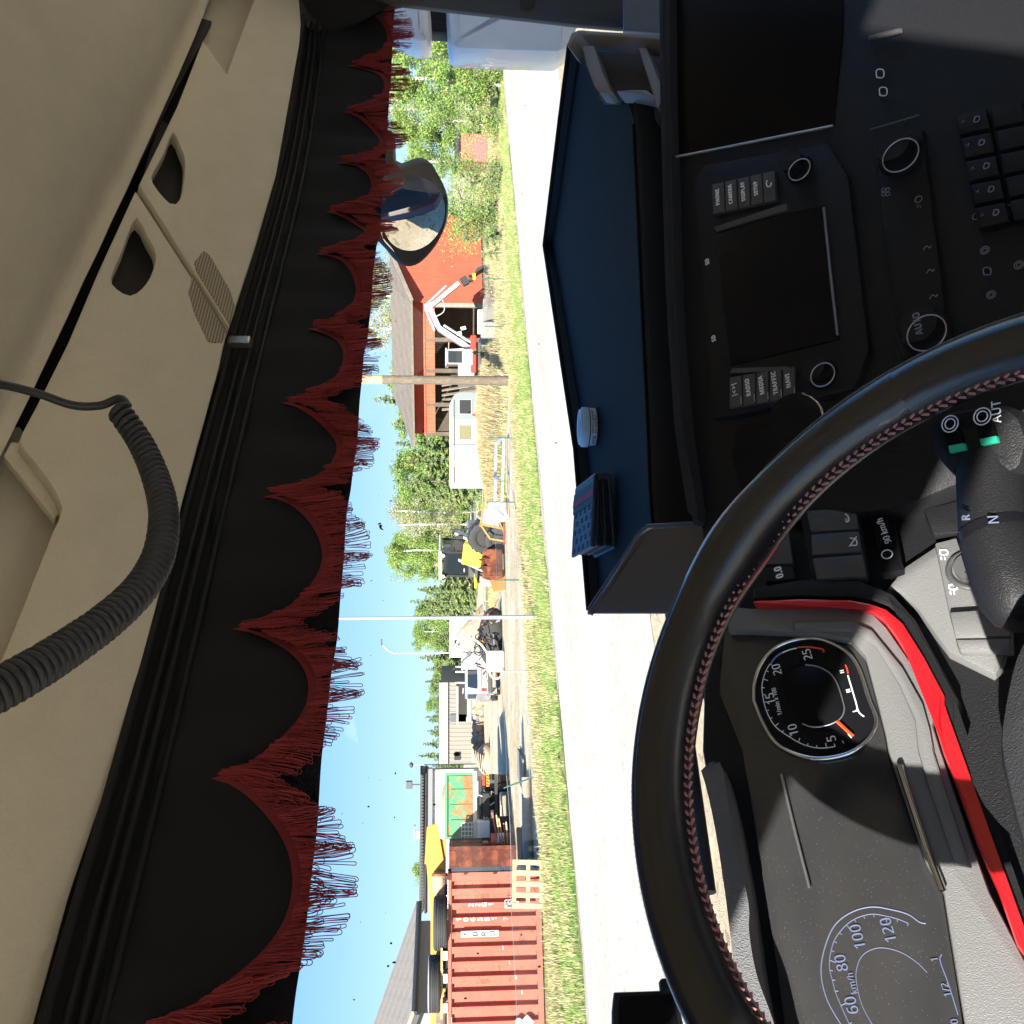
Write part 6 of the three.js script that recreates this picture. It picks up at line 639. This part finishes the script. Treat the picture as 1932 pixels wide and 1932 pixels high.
// ---------- dash tray with tin and wallet ----------
{
  const t = thing('dash_tray', 'dark dashboard shelf tray with raised rim along the windscreen', 'tray', V(0, 0, 0), YAW); const U0 = -.225, pu = (ix, iy, u) => { const g = toL(hit(ix, iy, plane(T(0, u, 0), V(0, 1, 0)))); return [g.x, -g.z]; };
  const near = [[1236, 1000], [1232, 962], [1224, 780], [1215, 600], [1206, 400], [1198, 235]].map(p => pu(...p, U0)), farI = [[1110, 1150], [1085, 850], [1047, 600], [1026, 462], [1052, 250], [1073, 85]].map(p => pu(...p, -.207));
  const nA = pu(1198, 235, U0), cutA = [[1180, 172], [1130, 178], [1112, 92]].map(p => pu(...p, U0)); const poly = [...near, ...cutA, ...farI.slice().reverse()];
  const fl = slab(poly, .012).rotateX(-Math.PI / 2).translate(0, EYE + U0 - .012, 0); part('tray_floor', fl, MC.tray, t);
  const rp = (q, u) => L(q[0], u, q[1]); const rimC = farI.map(q => rp(q, -.215)); for (let i = 0; i < farI.length - 1; i++) part('rim_wall', beam(rp(farI[i], -.217), rp(farI[i + 1], -.217), .008, .020), MC.trim, t);
  for (let i = 0; i < farI.length - 1; i++) part('rim_edge', bar(rp(farI[i], -.2085), rp(farI[i + 1], -.2085), .005, .005, 10), MC.tray, t);
  part('front_lip', sheet([[-.224, 0], [-.231, -.006], [-.272, -.004]].map(([u, df]) => [...near, pu(1196, 180, U0)].map(q => L(q[0], u, q[1] + df)))), MC.trim, t); part('lip_edge', tube([...near].map(q => L(q[0], -.2235, q[1])), .0022, 40, 6), MC.tray, t);
  // holder frame on the right end
  const zH = zm(1548, 0, 1022), tan = std([.20, .17, .145], .6), HPn = plane3(at(...zH(288, 252), 1.30), at(...zH(700, 250), 1.17), at(...zH(400, 500), 1.20)), hc = (n, a, m, lift, th, b = .002) => part(n, cut(mp(zH, a), off(HPn, lift), th, b), m, t);  // grey-brown plastic with the warm light on these faces in its colour
  hc('holder_rim', [[203, 250], [228, 182], [270, 163], [420, 173], [760, 190], [760, 222], [420, 197], [285, 192], [245, 215], [218, 262]], tan, .012, .03); hc('holder_bar', [[288, 252], [355, 250], [400, 400], [448, 498], [430, 512], [380, 507], [350, 460], [310, 350]], tan, .004, .02); hc('holder_bar', [[598, 262], [645, 262], [745, 515], [706, 605], [660, 460]], tan, .004, .02); hc('holder_ledge', [[478, 502], [560, 493], [645, 495], [684, 525], [690, 560], [660, 530], [570, 510]], tan, .004, .02); hc('holder_back', [[240, 195], [760, 205], [760, 660], [690, 660], [668, 540], [560, 512], [440, 520], [370, 520], [280, 300]], MC.cavity, -.03, .02);
  // raised left end, angled to the driver
  const EP = plane3(at(...zR5(540, 940), 1.02), at(...zR5(900, 360), .97), at(...zR5(1300, 900), .93)); part('end_wall', cut(round2(mp(zR5, [[528, 955], [868, 405], [950, 345], [1330, 320], [1420, 700], [1100, 955]]), [3, 8, 16, 0, 0, 0]), EP, .045, .005), MC.wood, t); part('end_sky_sheen', cut(round2(mp(zR5, [[516, 958], [518, 900], [862, 380], [930, 318], [1330, 296], [1330, 330], [950, 350], [868, 410], [532, 962]]), 1), off(EP, -.0455), .012, .003), std([.12, .16, .24], .4), t);  // blue strip paints in the sky reflected along the top edge
  for (const [r, f] of [[.85, 1.0], [1.6, .9], [1.3, 1.05]]) part('support_leg', bar(L(r, -.43, f), L(r, -.237, f), .015), MC.trim, t);
  // tin
  const b = toL(hit(1124, 806, plane(T(0, U0, 0), V(0, 1, 0)))), tin = thing('snuff_tin', 'round pale blue snuff tin with printed label on the tray', 'tin', b.clone().applyAxisAngle(V(0, 1, 0), YAW), 0); const R = .0305;
  const cv = document.createElement('canvas'); cv.width = 1024; cv.height = 96; const x = cv.getContext('2d'); x.fillStyle = '#1b1c22'; x.fillRect(0, 0, 1024, 96); x.fillStyle = '#c9cfd8'; x.fillRect(330, 10, 470, 76); x.fillStyle = '#101014'; x.font = 'bold 32px sans-serif'; x.fillText('Denna produkt', 470, 44); x.fillText('ett mycket', 470, 78); for (let i = 0; i < 26; i++) { if ((i * 7) % 5 !== 2) x.fillRect(345 + i * 4, 34, 1 + (i * 5) % 3, 44); } x.fillStyle = '#e8e8ee'; x.font = '36px sans-serif'; x.fillText('0=', 285, 62);
  const ct = new THREE.CanvasTexture(cv); ct.colorSpace = THREE.SRGBColorSpace; ct.wrapS = THREE.RepeatWrapping; const sideG = new THREE.CylinderGeometry(R, R * .96, .0125, 60, 1, true, Math.PI * .0, 6.2832).rotateY(-3.3); sideG.translate(0, .0068, 0); const sm = part('label_band', raw(sideG), std(1, .5, 0, { map: ct }), tin); part('base', disc(R * .955, .012, 'y', 0, .0065, 0, 48), MC.trim, tin);
  part('lid', toCreasedNormals(new THREE.LatheGeometry([[0, .0255], [R * .84, .0255], [R * .9, .024], [R * 1.0, .0225], [R * 1.02, .021], [R * 1.02, .0135], [0, .0135]].map(a => new THREE.Vector2(...a)), 60), .5), std([.42, .52, .62], .45), tin); part('lid_print', slab([[-.017, -.004], [-.004, .014], [.018, .006], [.004, -.016]], .0006).rotateX(-Math.PI / 2).translate(0, .0256, 0), std([.22, .32, .42], .5), tin); part('lid_rim', new THREE.TorusGeometry(R * .88, .0008, 6, 48).rotateX(Math.PI / 2).translate(0, .0252, 0), std([.6, .66, .72], .4), tin);
  // wallet standing half open on the tray
  const wb = toL(hit(1150, 975, plane(T(0, U0, 0), V(0, 1, 0)))), wl = thing('leather_wallet', 'dark blue leather wallet with green and red stripe on the tray', 'wallet', wb.clone().applyAxisAngle(V(0, 1, 0), YAW), .22); const lm = std([.028, .034, .05], .42, 0, { bumpMap: leatherN, bumpScale: .0004 });
  const cov = (n, m, g, o = wl) => part(n, g, m, o); const tiltG = (g, a, y = .0) => g.rotateX(a).translate(0, y, 0);
  const piv = (g, a, y) => g.translate(-.052, 0, 0).rotateZ(-a).translate(.052, y, 0); // covers hinge on the spine
  cov('rear_cover', lm, rbox(.104, .005, .082, .002, 0, .003, 0)); cov('spine', lm, rbox(.010, .024, .082, .005, .050, .0125, 0)); for (let i = 0; i < 4; i++) cov('card_pocket', i % 2 ? lm : MC.trim, piv(rbox(.098, .003, .074, .0012), .015 + i * .022, .0072 + i * .0036)); cov('front_cover', lm, piv(rbox(.104, .005, .086, .002), .13, .0225));
  cov('green_stripe', std([.02, .07, .05], .6), piv(box(.030, .0012, .0862, .026, .0028, 0), .13, .0225)); cov('red_stripe', std([.30, .015, .03], .6), piv(box(.011, .0012, .0864, .026, .0034, 0), .13, .0225)); cov('edge_stitching', std([.10, .12, .16], .7), [-.039, .039].map(z => piv(box(.098, .0008, .0008, 0, .0027, z), .13, .0225)));
  wl.rotation.x = .2; wl.position.y += .008; const emb = []; for (let i = 0; i < 5; i++) for (let j = 0; j < 4; j++) for (const s of [-1, 1]) emb.push(piv(new THREE.TorusGeometry(.0024, .0004, 5, 12, 4.6).rotateZ(s > 0 ? .8 : 3.9).rotateX(-Math.PI / 2).translate(-.045 + i * .013 + s * .002, .0027, -.03 + j * .019 + (i % 2) * .008), .13, .0225)); const em = cov('embossing', std([.034, .041, .06], .42), emb); em.userData.kind = 'stuff';
}
function ins(a, u) { return [a[0], u, a[1]]; }
// dead flies on the windscreen
{ const WP = pT(.8, 0, 1.13, 0, .36, -.93), sp = [[718, 993], [836, 1362 - 0], [786, 1100], [640, 1432], [735, 1460], [820, 1470], [745, 1150]];
  part('dead_fly', [new THREE.SphereGeometry(.0024, 8, 6).scale(1.6, 1, 1).translate(...toL(hit(718, 993, off(WP, .004))).toArray()), ...[-1, 1].map(s => new THREE.SphereGeometry(.003, 6, 4).scale(1.2, .5, .2).rotateZ(s).translate(...toL(hit(718 + s * 2, 993 + s * 5, off(WP, .004))).toArray()))], MC.trim, cab); part('dead_fly', new THREE.SphereGeometry(.0024, 8, 6).scale(1.2, 1.8, 1).translate(...toL(hit(862, 1423, off(WP, .004))).toArray()), MC.trim, cab); const specks = []; for (let i = 0; i < 170; i++) specks.push(new THREE.SphereGeometry(.0003 + .0011 * Math.pow(rnd(), 3), 6, 4).scale(1, rr(.6, 2), .3).translate(...toL(hit(rr(640, 1060), rr(120, 1900), off(WP, .004))).toArray())); const s = part('insect_specks', specks, std([.10, .11, .12], .8), cab); s.userData.kind = 'stuff'; }
console.log('dash');
renderer.render(scene, camera);
